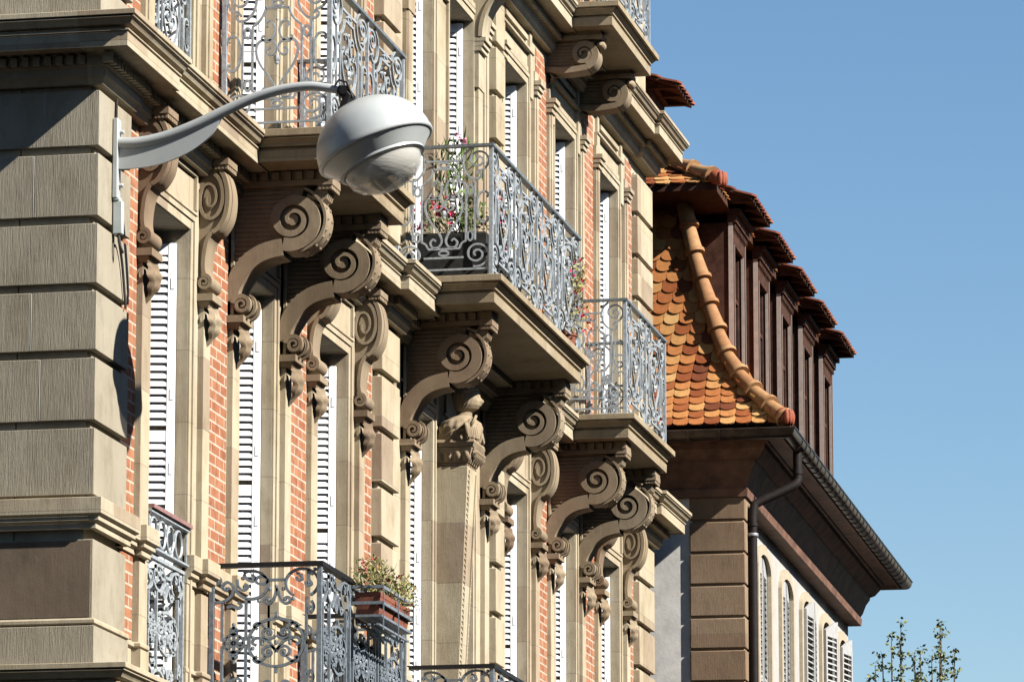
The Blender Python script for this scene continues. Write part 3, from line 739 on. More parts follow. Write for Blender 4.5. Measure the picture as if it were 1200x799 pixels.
# window guards in the openings without a balcony
def guard(c, fl, style, upper):
    c += OX
    z = LV[fl] + .02; m = MB(); H = 1.02
    for sg in (-1, 1): m.box(c + sg * (HW - .02) - .012, c + sg * (HW - .02) + .012, -.03, .0, z, z + H)
    panel(m, style, (c - HW + .02, -.015, z), (1, 0, 0), (0, 0, 1), HW * 2 - .04, H, .011)
    m.box(c - HW, c + HW, -.035, .005, z + H, z + H + .025)
    if upper:
        m.box(c - HW + .005, c + HW - .005, -.03, .035, z + H + .06, z + H + .075); m.box(c - HW, c + HW, -.035, .04, z + H + .32, z + H + .345)
        for k in range(4): m.tube([(c - HW + .15 + k * .23 + x * .10, .012, z + H + .195 + y * .10) for x, y in ell2(0, 0, 1, 1, 16)], .012, 5, False)
        for sg in (-1, 1): m.box(c + sg * (HW - .02) - .008, c + sg * (HW - .02) + .008, .005, .02, z + H + .076, z + H + .318)
    part('window_guard', m, 'iron_paint', A, (c, 0, z), smooth=40)
    if upper:
        m = MB(); m.box(c - HW - .0, c + HW + .0, -.036, .06, z + H + .346, z + H + .375); part('guard_shelf', m, 'red_paint', A, (c, 0, z + H))
for i, fl in ((0, 3), (2, 3), (5, 3), (7, 3), (0, 4), (2, 4), (5, 4), (7, 4)): guard(WIN[i], fl, PR if fl == 3 else PH, (i, fl) == (0, 3))

# ================================================================== STREET LAMP
LS = 34.334
L = thing('street_lamp', 'grey dome street lamp on a curved arm bolted to the corner pier', 'street lamp', (LS, .08, 9.45))
m = MB(); m.box(LS - .05, LS + .05, .081, .115, 9.46, 10.04)
for z in (9.56, 9.95): m.lathe([(0.001, .03), (.016, .028), (.018, 0)], (LS + .02, .115, z), (0, 1, 0), 8)
part('wall_plate', m, 'lamp_grey', L, bevel=.004)
m = MB(); arm = smooth_pts([(.115, 9.865), (.26, 9.862), (.45, 9.895), (.66, 9.965), (.868, 10.055), (1.09, 10.145), (1.305, 10.20), (1.50, 10.215), (1.64, 10.195), (1.728, 10.175)], 5)
m.tube([(LS, o, z) for o, z in arm], [lerp(.045, .031, i / (len(arm) - 1)) for i in range(len(arm))], 14)
m.prism(smooth_pts([(.116, 9.675), (.30, 9.68), (.48, 9.715), (.66, 9.79), (.80, 9.90), (.87, 10.02)], 4) + [(o, z - .02) for o, z in smooth_pts([(.87, 10.055), (.66, 9.965), (.45, 9.895), (.26, 9.862), (.116, 9.865)], 4)], LS - .012, LS + .012)
part('arm', m, 'lamp_grey', L)
ax = Vector((0, -math.sin(R(22.5)), math.cos(R(22.5)))); HC = Vector((LS, 1.997, 9.728))
m = MB(); prof = [(.001, .375)] + [(.425 * math.sin(R(t)) ** .92, .375 * math.cos(R(t)) ** .95) for t in range(8, 89, 8)] + [(.428, .02), (.43, 0), (.422, -.012), (.40, -.014)]
m.lathe(prof, HC, ax, 56); part('lamp_dome', m, 'lamp_grey', L, tuple(HC), smooth=60)
m = MB(); m.lathe([(.405, -.0145), (.385, -.03), (.335, -.085), (.318, -.10), (.318, -.118), (.295, -.124), (.27, -.10)], HC, ax, 56); part('lamp_collar', m, 'lamp_grey', L, tuple(HC), smooth=40)
m = MB(); m.lathe([(.285, -.125), (.28, -.16), (.26, -.205), (.215, -.25), (.14, -.285), (.07, -.298), (.001, -.30)], HC, ax, 48)
m.lathe([(.001, -.292), (.07, -.290), (.135, -.277), (.208, -.243), (.252, -.2), (.272, -.158), (.277, -.125)], HC, ax, 48); part('lamp_glass', m, 'lamp_bowl', L, tuple(HC), smooth=60)
m = MB(); m.lathe([(.292, -.11), (.24, -.02), (.16, .05), (.06, .09), (.001, .1)], HC, ax, 40); part('lamp_reflector', m, 'lamp_reflector', L, tuple(HC))
m = MB(); m.tube([tuple(HC + ax * .06 + Vector((0, -.05, 0))), tuple(HC - ax * .17)], [.05, .045], 12); part('lamp_bulb', m, 'lamp_reflector', L, tuple(HC))
m = MB(); top = HC + ax * .33 + Vector((0, -.13, -.05))
m.tube([(LS, 1.72, 10.178), (LS, 1.765, 10.165), (LS, 1.80, 10.13), tuple(top)], [.036, .045, .045, .04], 10)
m.tube([(LS - .05, 1.765, 10.165), (LS + .05, 1.765, 10.165)], .03, 10); m.box(LS - .03, LS + .03, 1.73, 1.80, 10.12, 10.20)
m.tube([(LS - .035, 1.70, 10.195), (LS - .04, 1.73, 10.24), (LS - .04, 1.79, 10.22), (LS - .03, 1.83, 10.11)], .008, 6)
part('hinge', m, 'black_iron', L)
m = MB(); m.box(LS - .03, LS + .03, .082, .15, 9.20, 9.44); m.box(LS - .036, LS + .036, .082, .13, 9.441, 9.47); part('cable_box', m, 'lamp_fin', L, bevel=.006)
m = MB(); m.tube(smooth_pts([(LS - .015, .12, 9.21), (LS - .02, .135, 9.12), (LS + .0, .15, 9.07), (LS + .02, .13, 9.10), (LS + .02, .115, 9.20)], 5), .011, 6)
part('cable', m, 'rust_cable', L); m = MB(); m.tube(smooth_pts([(LS + .02, .115, 9.16), (LS + .10, .10, 9.14), (LS + .20, .095, 9.0), (LS + .30, .093, 8.72)], 5), .010, 6); part('cable', m, 'rust_cable', L)
m = MB(); m.tube([(LS, .09, 10.04), (LS + .01, .088, 10.19)], .010, 6); part('cable', m, 'rust_cable', L)

# ================================================================== PLANTS ON THE BALCONIES
def leaf_card(m, p, l, wd, d, rr):
    d = Vector(d).normalized(); sd = d.orthogonal().normalized(); sd = Matrix.Rotation(rr.uniform(0, 6.28), 3, d) @ sd; nn = d.cross(sd); p = Vector(p)
    m.add([tuple(p), tuple(p + d * l * .45 + sd * wd + nn * wd * .3), tuple(p + d * l), tuple(p + d * l * .45 - sd * wd + nn * wd * .3)], [(0, 1, 2, 3)])
def bush(cs, n, l, wd, rr, upb=.4):
    """leaves and stems of a small plant spread over the ellipsoids cs = (centre, radii)"""
    m = MB()
    for c, r in cs:
        for _ in range(n):
            while True:
                q = Vector((rr.uniform(-1, 1), rr.uniform(-1, 1), rr.uniform(-1, 1)))
                if q.length < 1: break
            p = Vector((c[0] + q.x * r[0], c[1] + q.y * r[1], c[2] + q.z * r[2]))
            leaf_card(m, p, l * rr.uniform(.6, 1.3), wd * rr.uniform(.7, 1.3), (rr.uniform(-1, 1), rr.uniform(-1, 1), rr.uniform(-.5, 1) + upb), rr)
    return m
def blossoms(cs, n, sz, rr):
    m = MB()
    for c, r in cs:
        for _ in range(n):
            p = Vector((c[0] + rr.uniform(-1, 1) * r[0], c[1] + rr.uniform(-1, 1) * r[1], c[2] + rr.uniform(-.9, 1) * r[2]))
            for k in range(5): leaf_card(m, p, sz * rr.uniform(.8, 1.2), sz * .45, (rr.uniform(-1, 1), rr.uniform(-1, 1), rr.uniform(-1, 1)), rr)
    return m
def stems(base, tips, r, rr):
    m = MB()
    for t in tips:
        mid = [lerp(base[i], t[i], .5) + rr.uniform(-.03, .03) for i in range(3)]; m.tube([base, tuple(mid), t], [r, r * .8, r * .5], 4)
    return m
rr = random.Random(3)
RK = thing('planter_rack', 'pale metal rack holding flower boxes outside the lower iron railing', 'planter rack', (38.78, .94, 6.86))
m = MB()
for z in (7.20, 7.075):
    m.box(38.27, 39.34, 1.135, 1.150, z - .012, z + .012); m.box(38.27, 39.34, .905, .918, z - .012, z + .012)
    for s in (38.27, 39.325): m.box(s, s + .015, .919, 1.1345, z - .012, z + .012)
for s in (38.27, 38.79, 39.325):
    m.box(s + .001, s + .012, 1.1505, 1.158, 6.86, 7.21)
    for o in (1.0, 1.08): m.box(s, s + .014, o, o + .01, 6.90, 6.908)
m.box(38.27, 39.34, .93, 1.14, 6.965, 6.984)
for o in (.95, 1.03, 1.10): m.box(38.27, 39.34, o, o + .02, 6.90, 6.915)
part('frame', m, 'iron_lower', RK)
for k, s in enumerate((38.29, 38.82)):
    fb = thing('flower_box', ['terracotta flower box with dry dark red geraniums at the near end of the rack', 'terracotta flower box with sparse geraniums at the far end of the rack'][k], 'flower box', (s + .24, 1.025, 6.985), 'flower boxes in the rack')
    m = MB(); m.hexa([(s + .02, .945, 6.985), (s + .47, .945, 6.985), (s + .47, 1.11, 6.985), (s + .02, 1.11, 6.985), (s, .922, 7.12), (s + .49, .922, 7.12), (s + .49, 1.131, 7.12), (s, 1.131, 7.12)]); m.box(s - .0, s + .49, .921, 1.132, 7.121, 7.16)
    part('box', m, 'terracotta', fb, bevel=.004)
    cs = [((s + .02 + .15 * i, 1.05 + rr.uniform(-.06, .06), 7.29 + rr.uniform(-.05, .06) - .07 * k), (.11, .15, .15)) for i in range(4)]
    fo = bush(cs, 120, .040, .006, rr); n0 = len(fo.f); f2 = bush(cs, 60, .038, .007, rr); fo.cur = 1; fo.add(f2.v, f2.f); part('foliage', fo, ['leaf_dry', 'leaf_green'], fb, smooth=0, fix=False)
    part('blossom', blossoms([((c[0], c[1], c[2] + .05), (.1, .1, .1)) for c, r in cs], 3, .028, rr), 'petal_dark', fb, smooth=0, fix=False)
    part('stem', stems((s + .24, 1.03, 7.15), [(s + rr.uniform(-.02, .52), 1.03 + rr.uniform(-.12, .14), 7.25 + rr.uniform(0, .2)) for _ in range(22)], .004, rr), 'bark', fb)
# screen and trough on the balconies
t = thing('privacy_screen', 'dark cloth screen tied inside the lower balcony railing below the flower rack', 'screen', (38.75, .80, 6.06))
m = MB(); m.grid(lambda u, v: (38.0 + 1.25 * u, .86 + .008 * math.sin(20 * u), 6.10 + .74 * v + .01 * math.sin(9 * u)), 24, 6); m.grid(lambda u, v: (38.0 + 1.25 * u, .852 + .008 * math.sin(20 * u), 6.10 + .74 * v + .01 * math.sin(9 * u)), 24, 6)
part('cloth', m, 'dark_box', t, fix=False)
t = thing('planter_trough', 'long dark planter trough behind the railing of the central balcony', 'planter', (44.6, .5, 10.67))
m = MB(); m.box(43.75, 45.3, .18, .82, 10.668, 11.16); m.cur = 1; m.box(43.77, 45.28, .20, .80, 11.1605, 11.175); part('trough', m, ['dark_box', 'soil'], t, bevel=.01)
def plant(name, label, cat, base, pot, leafs, n, l, wd, petals, npet, psz, pmat, lmat='leaf_green', upb=.4):
    t = thing(name, label, cat, base)
    if pot:
        m = MB(); m.lathe([(.001, 0), (pot * .75, 0), (pot, pot * 1.6), (pot * 1.08, pot * 1.6), (pot * 1.08, pot * 1.85), (pot * .95, pot * 1.85), (pot * .9, pot * 1.7), (.001, pot * 1.7)], base, (0, 0, 1), 18); part('pot', m, 'terracotta', t)
    part('foliage', bush(leafs, n, l, wd, rr, upb), lmat, t, smooth=0, fix=False)
    if petals: part('blossom', blossoms(petals, npet, psz, rr), pmat, t, smooth=0, fix=False)
    zb = base[2] + (pot * 1.7 if pot else 0)
    part('stem', stems((base[0], base[1], zb), [(c[0] + rr.uniform(-.5, .5) * r[0], c[1] + rr.uniform(-.5, .5) * r[1], c[2] + rr.uniform(-.2, .7) * r[2]) for c, r in leafs for _ in range(6)], .006, rr), 'bark', t)
plant('oleander', 'tall oleander with long narrow leaves and a pink bloom rising over the balcony handrail', 'potted plant', (45.35, .30, 10.67), .16,
      [((45.35, .12, 12.05), (.25, .18, .28)), ((45.3, .25, 12.15), (.2, .17, .25)), ((45.3, .3, 11.75), (.3, .3, .3))], 70, .15, .010, [((45.2, .27, 12.36), (.06, .05, .05))], 5, .04, 'petal_pink', 'leaf_green', 1.1)
plant('fuchsia', 'bushy fuchsia with red flowers in the trough beside the end railing', 'potted plant', (44.3, .38, 11.175), 0,
      [((44.25, .30, 11.40), (.25, .2, .22)), ((44.3, .55, 11.42), (.22, .14, .2))], 150, .05, .013, [((44.1, .30, 11.36), (.2, .2, .2)), ((44.1, .36, 11.46), (.1, .08, .05))], 16, .034, 'petal_red')
plant('petunia', 'trailing petunia with red flowers behind the corner of the central railing', 'potted plant', (44.95, .68, 11.175), 0,
      [((44.9, .72, 11.38), (.3, .12, .2)), ((44.2, .86, 11.42), (.2, .05, .12))], 130, .045, .012, [((44.7, .74, 11.32), (.5, .12, .2)), ((44.0, .88, 11.38), (.14, .04, .14))], 14, .03, 'petal_red', 'leaf_dry')
plant('geranium', 'pink and red geranium spilling outside the far end of the central balcony', 'potted plant', (47.3, .82, 10.67), .13,
      [((47.3, .97, 11.15), (.28, .09, .32)), ((47.4, .95, 11.5), (.2, .07, .2)), ((47.2, .85, 11.1), (.2, .1, .2))], 110, .045, .012, [((47.3, .99, 11.12), (.28, .08, .34)), ((47.35, .97, 11.5), (.2, .06, .2))], 9, .030, 'petal_red', 'leaf_dry')
plant('yellow_shrub', 'small yellowing shrub on the far lower balcony', 'potted plant', (50.85, .55, 6.06), .16, [((50.85, .2, 7.75), (.25, .2, .25)), ((50.85, .4, 7.2), (.3, .25, .5))], 140, .07, .012, None, 0, 0, None, 'leaf_dry', .9)

# ================================================================== CORNER HOUSE WITH TILED ROOF (frame: l along its front, o out of it)
BS, BO, BTH = 57.5, .967, R(1.1)
B = thing('corner_house', 'rendered corner house with brown quoins, deep wooden eaves and an orange tiled mansard roof', 'house', (BS, BO, 0), rz=BTH)
OFF[B.name] = (0, 0, 0)
BL, BD = 11.3, 9.0
m = MB(); m.cur = 0
RC = -.15
BW = [(2.55, 9.7), (4.65, 9.7), (6.63, 9.7), (8.65, 9.7), (10.45, 9.7)]; bh = .5; ZT, ZB = 10.62, 7.9
m.box(.035, BL, -BD, -.499, 0, 11.5)
ed = [.04]
for c, _ in BW: ed += [c - bh, c + bh]
ed.append(BL)
m.cur = 1
for i in range(0, len(ed), 2): m.box(ed[i], ed[i + 1], -.498, RC, 0, 11.48)
for c, _ in BW:
    arc = [(c + bh * math.cos(R(t)), ZT - .18 + .18 * math.sin(R(t))) for t in range(0, 181, 15)]
    m.prism_o(arc + [(c - bh, 11.47), (c + bh, 11.47)], -.497, RC - .001); m.box(c - bh, c + bh, -.497, RC - .001, 0, ZB)
part('wall', m, ['render_grey', 'render_white'], B, smooth=0)
m = MB(); z = 4.1; m.box(.02, .62, -.62, -.02, 0, 11.0)
zz = [10.66 - .372 * i for i in range(0, 26)][::-1] + [11.05]
for a, b in zip(zz[:-1], zz[1:]):
    m.box(0, .64, -.645, 0, a + .013, b - .013)
part('corner_pier', m, 'brown_stone', B, bevel=.012)
# eaves cornice swept round three sides
EP = [(-.25, 10.93), (.03, 10.93), (.04, 11.02), (.02, 11.05), (.05, 11.10), (.09, 11.22), (.14, 11.30), (.14, 11.33), (.20, 11.36), (.27, 11.45), (.27, 11.50), (.31, 11.51), (.31, 11.53), (.46, 11.535), (.48, 11.50), (.52, 11.50), (.52, 11.60), (-.25, 11.62)]
EPATH = [(0, -BD), (0, 0), (BL, 0), (BL, -BD)]
m = MB(); sweep(m, EPATH, EP)
part('eaves_cornice', m, 'cornice_wood', B, smooth=35)
m = MB()
GP = [(.58 + .085 * math.cos(R(t)), 11.60 + .105 * math.sin(R(t))) for t in range(180, 361, 20)] + [(.675, 11.60), (.675, 11.615), (.655, 11.605)] + [(.58 + .07 * math.cos(R(t)), 11.60 + .09 * math.sin(R(t))) for t in range(360, 179, -20)]
sweep(m, EPATH, GP)
l = .1
while l < BL + .3: m.band([(.58 + .090 * math.cos(R(t)), 11.60 + .111 * math.sin(R(t))) for t in range(180, 361, 20)], [.008] * 10, l, l + .03); l += .36
o = -.2
while o > -4: 
    for q in (0, 1):
        pts = [((-(.58 + .090 * math.cos(R(t))) if q == 0 else BL + .58 + .090 * math.cos(R(t))), o, 11.60 + .111 * math.sin(R(t))) for t in range(180, 361, 20)]
        m.tube(pts, .012, 4)
    o -= .36
part('gutter', m, 'gutter_metal', B, smooth=40)
m = MB(); m.tube([(.42, .56, 11.52), (.42, .56, 11.16)], .052, 12); m.tube([(.42, .56, 11.30), (.42, .56, 11.24)], .062, 12)
m.tube(smooth_pts([(.42, .56, 11.18), (.40, .53, 11.12), (.36, .42, 11.05), (.27, .12, 10.90), (.25, .07, 10.84), (.245, .055, 10.74), (.245, .055, 10.6)], 5), .052, 12); m.tube([(.245, .055, 10.75), (.245, .055, 0)], .052, 12)
for zq in (10.62, 8.2, 5.8): m.tube([(.245, .055, zq), (.245, .055, zq + .035)], .062, 12); m.box(.235, .255, -.03, .055, zq + .005, zq + .025)
part('downpipe', m, 'pipe_metal', B, smooth=40)
m = MB(); m.lathe([(.063, 0), (.066, .006), (.066, .03), (.063, .036)], (.245, .055, 10.5), (0, 0, 1), 14); part('pipe_clamp', m, 'zinc', B)
# windows with arched heads and louvred shutters
def bwin(c, ang):
    m = MB(); m.cur = 0; m.box(c - bh, c + bh, -.34, -.31, ZB, ZT); m.cur = 1
    for x in (c - bh, c - .03, c + bh - .06): m.box(x, x + .06, -.32, -.28, ZB, ZT - .1)
    for zq in (ZB, ZT - .5): m.box(c - bh, c + bh, -.319, -.282, zq, zq + .06)
    wo = part('window', m, ['window_glass', 'shutter_white'], B, (c, 0, ZB), smooth=0)
    m = MB(); arc = [(t, c + math.cos(R(t)), math.sin(R(t))) for t in range(0, 181, 15)]
    out = [(c + (bh + .14) * math.cos(R(t)), ZT - .18 + .30 * math.sin(R(t))) for t in range(0, 181, 15)]; inn = [(c + bh * math.cos(R(t)), ZT - .18 + .18 * math.sin(R(t))) for t in range(180, -1, -15)]
    m.prism_o(out + inn, RC - .01, RC + .045); m.box(c - bh - .14, c - bh, RC - .01, RC + .045, ZB, ZT - .18); m.box(c + bh, c + bh + .14, RC - .01, RC + .045, ZB, ZT - .18)
    m.box(c - bh - .2, c + bh + .2, RC - .01, RC + .09, ZB - .12, ZB - .002)
    place('surround', m.mesh('surround', 'window_trim', (c, 0, ZB), 30), wo, (c, 0, ZB))
    for sg, an in ((-1, ang[0]), (1, ang[1])):
        m = MB(); W_ = .46; zt = ZT - .16
        m.box(0, .05, -.018, .018, ZB + .02, zt); m.box(W_ - .05, W_, -.018, .018, ZB + .02, zt)
        for zq in (ZB + .02, ZB + 1.2, zt - .07): m.box(.05, W_ - .05, -.017, .017, zq, zq + .07)
        m.prism_o([(.0, zt), (W_, zt), (W_, zt + .16), (W_ * .7, zt + .13), (W_ * .35, zt + .07), (0, zt + .01)], -.015, .015)
        zq = ZB + .1
        while zq < zt - .1:
            m.hexa([(.05, .012, zq), (W_ - .05, .012, zq), (W_ - .05, .022, zq + .005), (.05, .022, zq + .005), (.05, -.016, zq + .030), (W_ - .05, -.016, zq + .030), (W_ - .05, -.006, zq + .035), (.05, -.006, zq + .035)]); zq += .075
        me = m.mesh('shutter', 'shutter_grey', (0, 0, ZB), 0)
        so_ = place('shutter', me, wo, (c + sg * bh, RC - .03 if an < 5 else RC + .065, ZB))
        so_.rotation_euler.z = (-R(an) if sg < 0 else R(180 + an))
        if sg > 0: so_.scale.y = -1
for (c, _), ang in zip(BW, ((3, 3), (4, 4), (5.5, 5), (13, 6), (10, 6))): bwin(c, ang)

# --- mansard roof: bell-cast profile (distance in from the eaves, height)
HP = [(0, 11.69), (.29, 11.97), (.56, 12.27), (.79, 12.63), (.96, 13.07), (1.11, 13.55), (1.23, 13.97), (1.33, 14.42), (1.36, 14.56)]
E0 = .53
HPS = smooth_pts(HP, 6)
arcl = [0]
for a, b in zip(HPS[:-1], HPS[1:]): arcl.append(arcl[-1] + math.hypot(b[0] - a[0], b[1] - a[1]))
def at_len(t):
    for i in range(len(arcl) - 1):
        if arcl[i + 1] >= t: q = (t - arcl[i]) / (arcl[i + 1] - arcl[i]); break
    a, b = HPS[i], HPS[i + 1]
    d = Vector((b[0] - a[0], b[1] - a[1])).normalized(); return lerp(a[0], b[0], q), lerp(a[1], b[1], q), d
def tile(m, P_, D_, Nn, X_, wd, ln, th=.014, tilt=.10):
    """beaver-tail tile: P_ lower edge centre, D_ up the slope, Nn outwards, X_ across"""
    P_, D_, Nn, X_ = Vector(P_), Vector(D_), Vector(Nn), Vector(X_)
    D2 = (D_ - Nn * tilt).normalized(); b = P_ + Nn * (.020 + rng.uniform(0, .006))
    out = [(-.5, 1), (-.5, .20), (-.40, .09), (-.2, .02), (0, 0), (.2, .02), (.40, .09), (.5, .20), (.5, 1)]
    v = [tuple(b + X_ * (x * wd * .97) + D2 * (y * ln)) for x, y in out] + [tuple(b + X_ * (x * wd * .97) + D2 * (y * ln) - Nn * th) for x, y in out]
    n = len(out); m.add(v, [tuple(range(n))] + [(i, i + 1, n + i + 1, n + i) for i in range(n - 1)])
rf = MB(); core = MB()
# under-surface of the steep roof, hipped at both ends
def ring(d, z): return [(-E0 + d, -BD, z), (-E0 + d, E0 - d, z), (BL + E0 - d, E0 - d, z), (BL + E0 - d, -BD, z)]
rows = [ring(d + .02, z - .012) for d, z in HPS]
core.add([p for r_ in rows for p in r_], [(i * 4 + j, i * 4 + j + 1, (i + 1) * 4 + j + 1, (i + 1) * 4 + j) for i in range(len(rows) - 1) for j in range(3)])
EXPO, TW = .142, .182
tl = MB(); t = -.02; row = 0
while t < arcl[-1] - .1:
    d, z, dv = at_len(max(t, 0)); off = TW * .5 * (row % 2)
    if t < 0: d, z = d - .015, z - .015
    # near end slope (faces -l)
    o = E0 - d - .03 - off
    while o > -2.6:
        tile(tl, (-E0 + d, o - TW / 2, z), (dv.x, 0, dv.y), (-dv.y, 0, dv.x), (0, 1, 0), TW, .30); o -= TW
    # street slope
    l_ = -E0 + d + .03 + off; lmax = BL + E0 - d
    while l_ < lmax - TW:
        if l_ < 5 or row < 3: tile(tl, (l_ + TW / 2, E0 - d, z), (0, -dv.x, dv.y), (0, dv.y, dv.x), (1, 0, 0), TW, .30)
        l_ += TW
    t += EXPO; row += 1
ro = part('roof', core, 'dark_wood', B, smooth=0)
place('tile_covering', tl.mesh('tile_covering', 'roof_tile', (0, 0, 0), 0, False), ro, (0, 0, 0))
# barrel tiles up the hip
def hipline(path3, L_, r, mb):
    pts = smooth_pts(path3, 8); al = [0]
    for a, b in zip(pts[:-1], pts[1:]): al.append(al[-1] + (Vector(b) - Vector(a)).length)
    def pos(t):
        t = min(max(t, 0), al[-1])
        for i in range(len(al) - 1):
            if al[i + 1] >= t: q = (t - al[i]) / max(1e-9, al[i + 1] - al[i]); return Vector(pts[i]).lerp(Vector(pts[i + 1]), q)
    t = 0
    while t < al[-1] - .05:
        q = [pos(t + L_ * k / 6 * 1.06) for k in range(7)]
        lift = Vector((-.03, .03, .03))
        mb.tube([tuple(p + lift * (1.0 - .35 * k / 6)) for k, p in enumerate(q)], [r * (1.14 if k == 0 else 1.06 - .2 * k / 6) for k in range(7)], 14)
        mb.tube([tuple(q[0] + lift - (q[1] - q[0]).normalized() * .004), tuple(q[0] + lift + (q[1] - q[0]).normalized() * .045)], r * 1.22, 14)
        t += L_
hp3 = [(-E0 + d, E0 - d, z) for d, z in HP]
m = MB(); hipline(hp3[0:], .36, .098, m); place('hip_tiles', m.mesh('hip_tiles', 'hip_tile', (0, 0, 0), 50), ro, (0, 0, 0))
m = MB(); m.ell((-E0 - .0, E0 + .0, 11.76), (.11, .11, .10), 14, 9)
for k in range(6):
    a = R(-70 + k * 28); m.ell((-E0 - .03 + .09 * math.sin(a), E0 + .02 + .08 * math.cos(a), 11.735), (.032, .032, .09), 8, 6)
place('hip_end_tile', m.mesh('hip_end_tile', 'red_cap', (0, 0, 0), 50), ro, (0, 0, 0))
# upper roof, low pitched, oversailing the steep slope
US, UO, UZ = .42, -.50, 14.66
def up(d): return (US - .35 + d, UO + .18 - d, UZ + d * .56)
core = MB(); q0 = [(US - .35, -BD, UZ), (US - .35, UO + .18, UZ), (BL - US + .3, UO + .18, UZ), (BL - US + .3, -BD, UZ)]
q1 = [(US - .35 + 4, -BD, UZ + 2.24), (US - .35 + 4, UO - 3.82, UZ + 2.24), (BL - US - 3.7, UO - 3.82, UZ + 2.24), (BL - US - 3.7, -BD, UZ + 2.24)]
core.add(q0 + q1 + [(a, b, c - .09) for a, b, c in q0], [(0, 1, 5, 4), (1, 2, 6, 5), (2, 3, 7, 6), (4, 5, 6, 7), (8, 9, 1, 0), (9, 10, 2, 1), (10, 11, 3, 2), (8, 11, 10, 9)])
uro = part('upper_roof', core, 'dark_wood', B, smooth=0)
tl = MB(); nn = Vector((-.56, 0, 1)).normalized(); n2 = Vector((0, .56, 1)).normalized(); d = -.03; row = 0
while d < 2.2:
    off = TW * .5 * (row % 2); z = UZ + d * .56
    o = UO + .18 - d - .02 - off
    while o > -3.2: tile(tl, (US - .35 + d, o - TW / 2, z), (nn.z, 0, -nn.x), nn, (0, 1, 0), TW, .30); o -= TW
    l_ = US - .35 + d + .02 + off
    while l_ < BL - US - d: tile(tl, (l_ + TW / 2, UO + .18 - d, z), (0, -n2.z, n2.y), n2, (1, 0, 0), TW, .30); l_ += TW
    d += .125; row += 1
place('tile_covering', tl.mesh('tile_covering', 'roof_tile', (0, 0, 0), 0, False), uro, (0, 0, 0))
m = MB(); hipline([(US - .38 + d, UO + .21 - d, UZ + d * .56) for d in (0.1, .4, .8, 1.4)], .4, .09, m); place('hip_tiles', m.mesh('hip_tiles', 'hip_tile', (0, 0, 0), 50), uro, (0, 0, 0))
m = MB(); m.ell((US - .37, UO + .2, UZ + .05), (.10, .10, .09), 14, 9)
for k in range(6):
    a = R(-70 + k * 28); m.ell((US - .37 + .09 * math.sin(a), UO + .22 + .08 * math.cos(a), UZ + .02), (.03, .03, .09), 8, 6)
place('hip_end_tile', m.mesh('hip_end_tile', 'red_cap', (0, 0, 0), 50), uro, (0, 0, 0))
# dormers along the street slope
def dormer_mesh():
    F = -.30; hw = .54; z0, z1 = 12.15, 14.44; m = MB()
    m.box(-hw, -hw + .03, -1.2, F - .02, z0, z1); m.box(hw - .03, hw, -1.2, F - .02, z0, z1)          # cheeks
    m.box(-hw - .012, -hw + .15, F - .06, F, z0, z1); m.box(hw - .15, hw + .012, F - .06, F, z0, z1)   # frame posts
    m.box(-hw + .15, hw - .15, F - .058, F - .002, z1 - .24, z1); m.box(-hw + .15, hw - .15, F - .059, F - .003, z0, z0 + .5)
    m.box(-hw - .03, hw + .03, F - .06, F + .05, z1 + .002, z1 + .10); m.box(-hw - .05, hw + .05, F - .06, F + .10, z1 + .103, z1 + .16)
    m.cur = 1
    for x in (-hw - .016, hw + .004): m.box(x, x + .012, F - .05, F + .004, z0, z1)
    for x in (-hw + .145, hw - .157): m.box(x, x + .012, F - .03, F + .004, z0, z1 - .24)
    m.cur = 0
    for k in range(9):
        x = -hw + .06 + k * (2 * hw - .12) / 8; m.box(x - .03, x + .03, F + .001, F + .03, z1 - .07, z1 - .002)   # dentil board
    for k in range(4): 
        x = -.7 + k * .467; m.prism([(-.6, z1 + .20), (-.02, z1 + .20), (-.02, z1 + .26), (-.6, z1 + .42)], x - .04, x + .04)   # rafter tails
    return m.mesh('dormer', ['dark_wood', 'trim_light'], (0, F, z0), 0), z0
def dormer_roof_mesh(hw=.82, zf=14.70, ob=-.03, sl_=.40, back=-1.6, org=(0, -.3, 14.7)):
    c = MB(); v = [(-hw, ob, zf), (hw, ob, zf), (hw, back, zf + (ob - back) * sl_), (-hw, back, zf + (ob - back) * sl_)]
    c.add(v + [(a, b, z - .05) for a, b, z in v], [(0, 1, 2, 3), (7, 6, 5, 4), (0, 4, 5, 1), (1, 5, 6, 2), (2, 6, 7, 3), (3, 7, 4, 0)]); c.mi = [0] * len(c.f)
    c.cur = 1; nn = Vector((0, sl_, 1)).normalized(); o = ob + .05; row = 0
    while o > back:
        x = -hw + (TW * .5 if row % 2 else 0) - .03
        while x < hw - .08: tile(c, (x + TW / 2, o, zf + (ob - o) * sl_), (0, -nn.z, nn.y), nn, (1, 0, 0), TW, .26, .022); x += TW
        o -= .125; row += 1
    return c.mesh('dormer_roof', ['dark_wood', 'roof_tile_red'], org, 0, False)
DM, DZ = dormer_mesh(); DR = dormer_roof_mesh()
gm = MB(); gm.box(-.39, .39, -.40, -.385, 12.6, 14.2); gm.cur = 1
for x in (-.39, -.03, .34): gm.box(x, x + .05, -.384, -.36, 12.6, 14.2)
gm.box(-.39, .39, -.3835, -.362, 13.6, 13.65)
DG = gm.mesh('dormer_window', ['window_glass', 'dark_wood'], (0, -.3, 12.6), 0)
for k in range(5):
    l_ = 1.86 + 2.17 * k
    do = place('dormer', DM, B, (l_, -.30, DZ)); place('dormer_roof', DR, do, (l_, -.30, 14.7)); place('dormer_window', DG, do, (l_, -.30, 12.6))
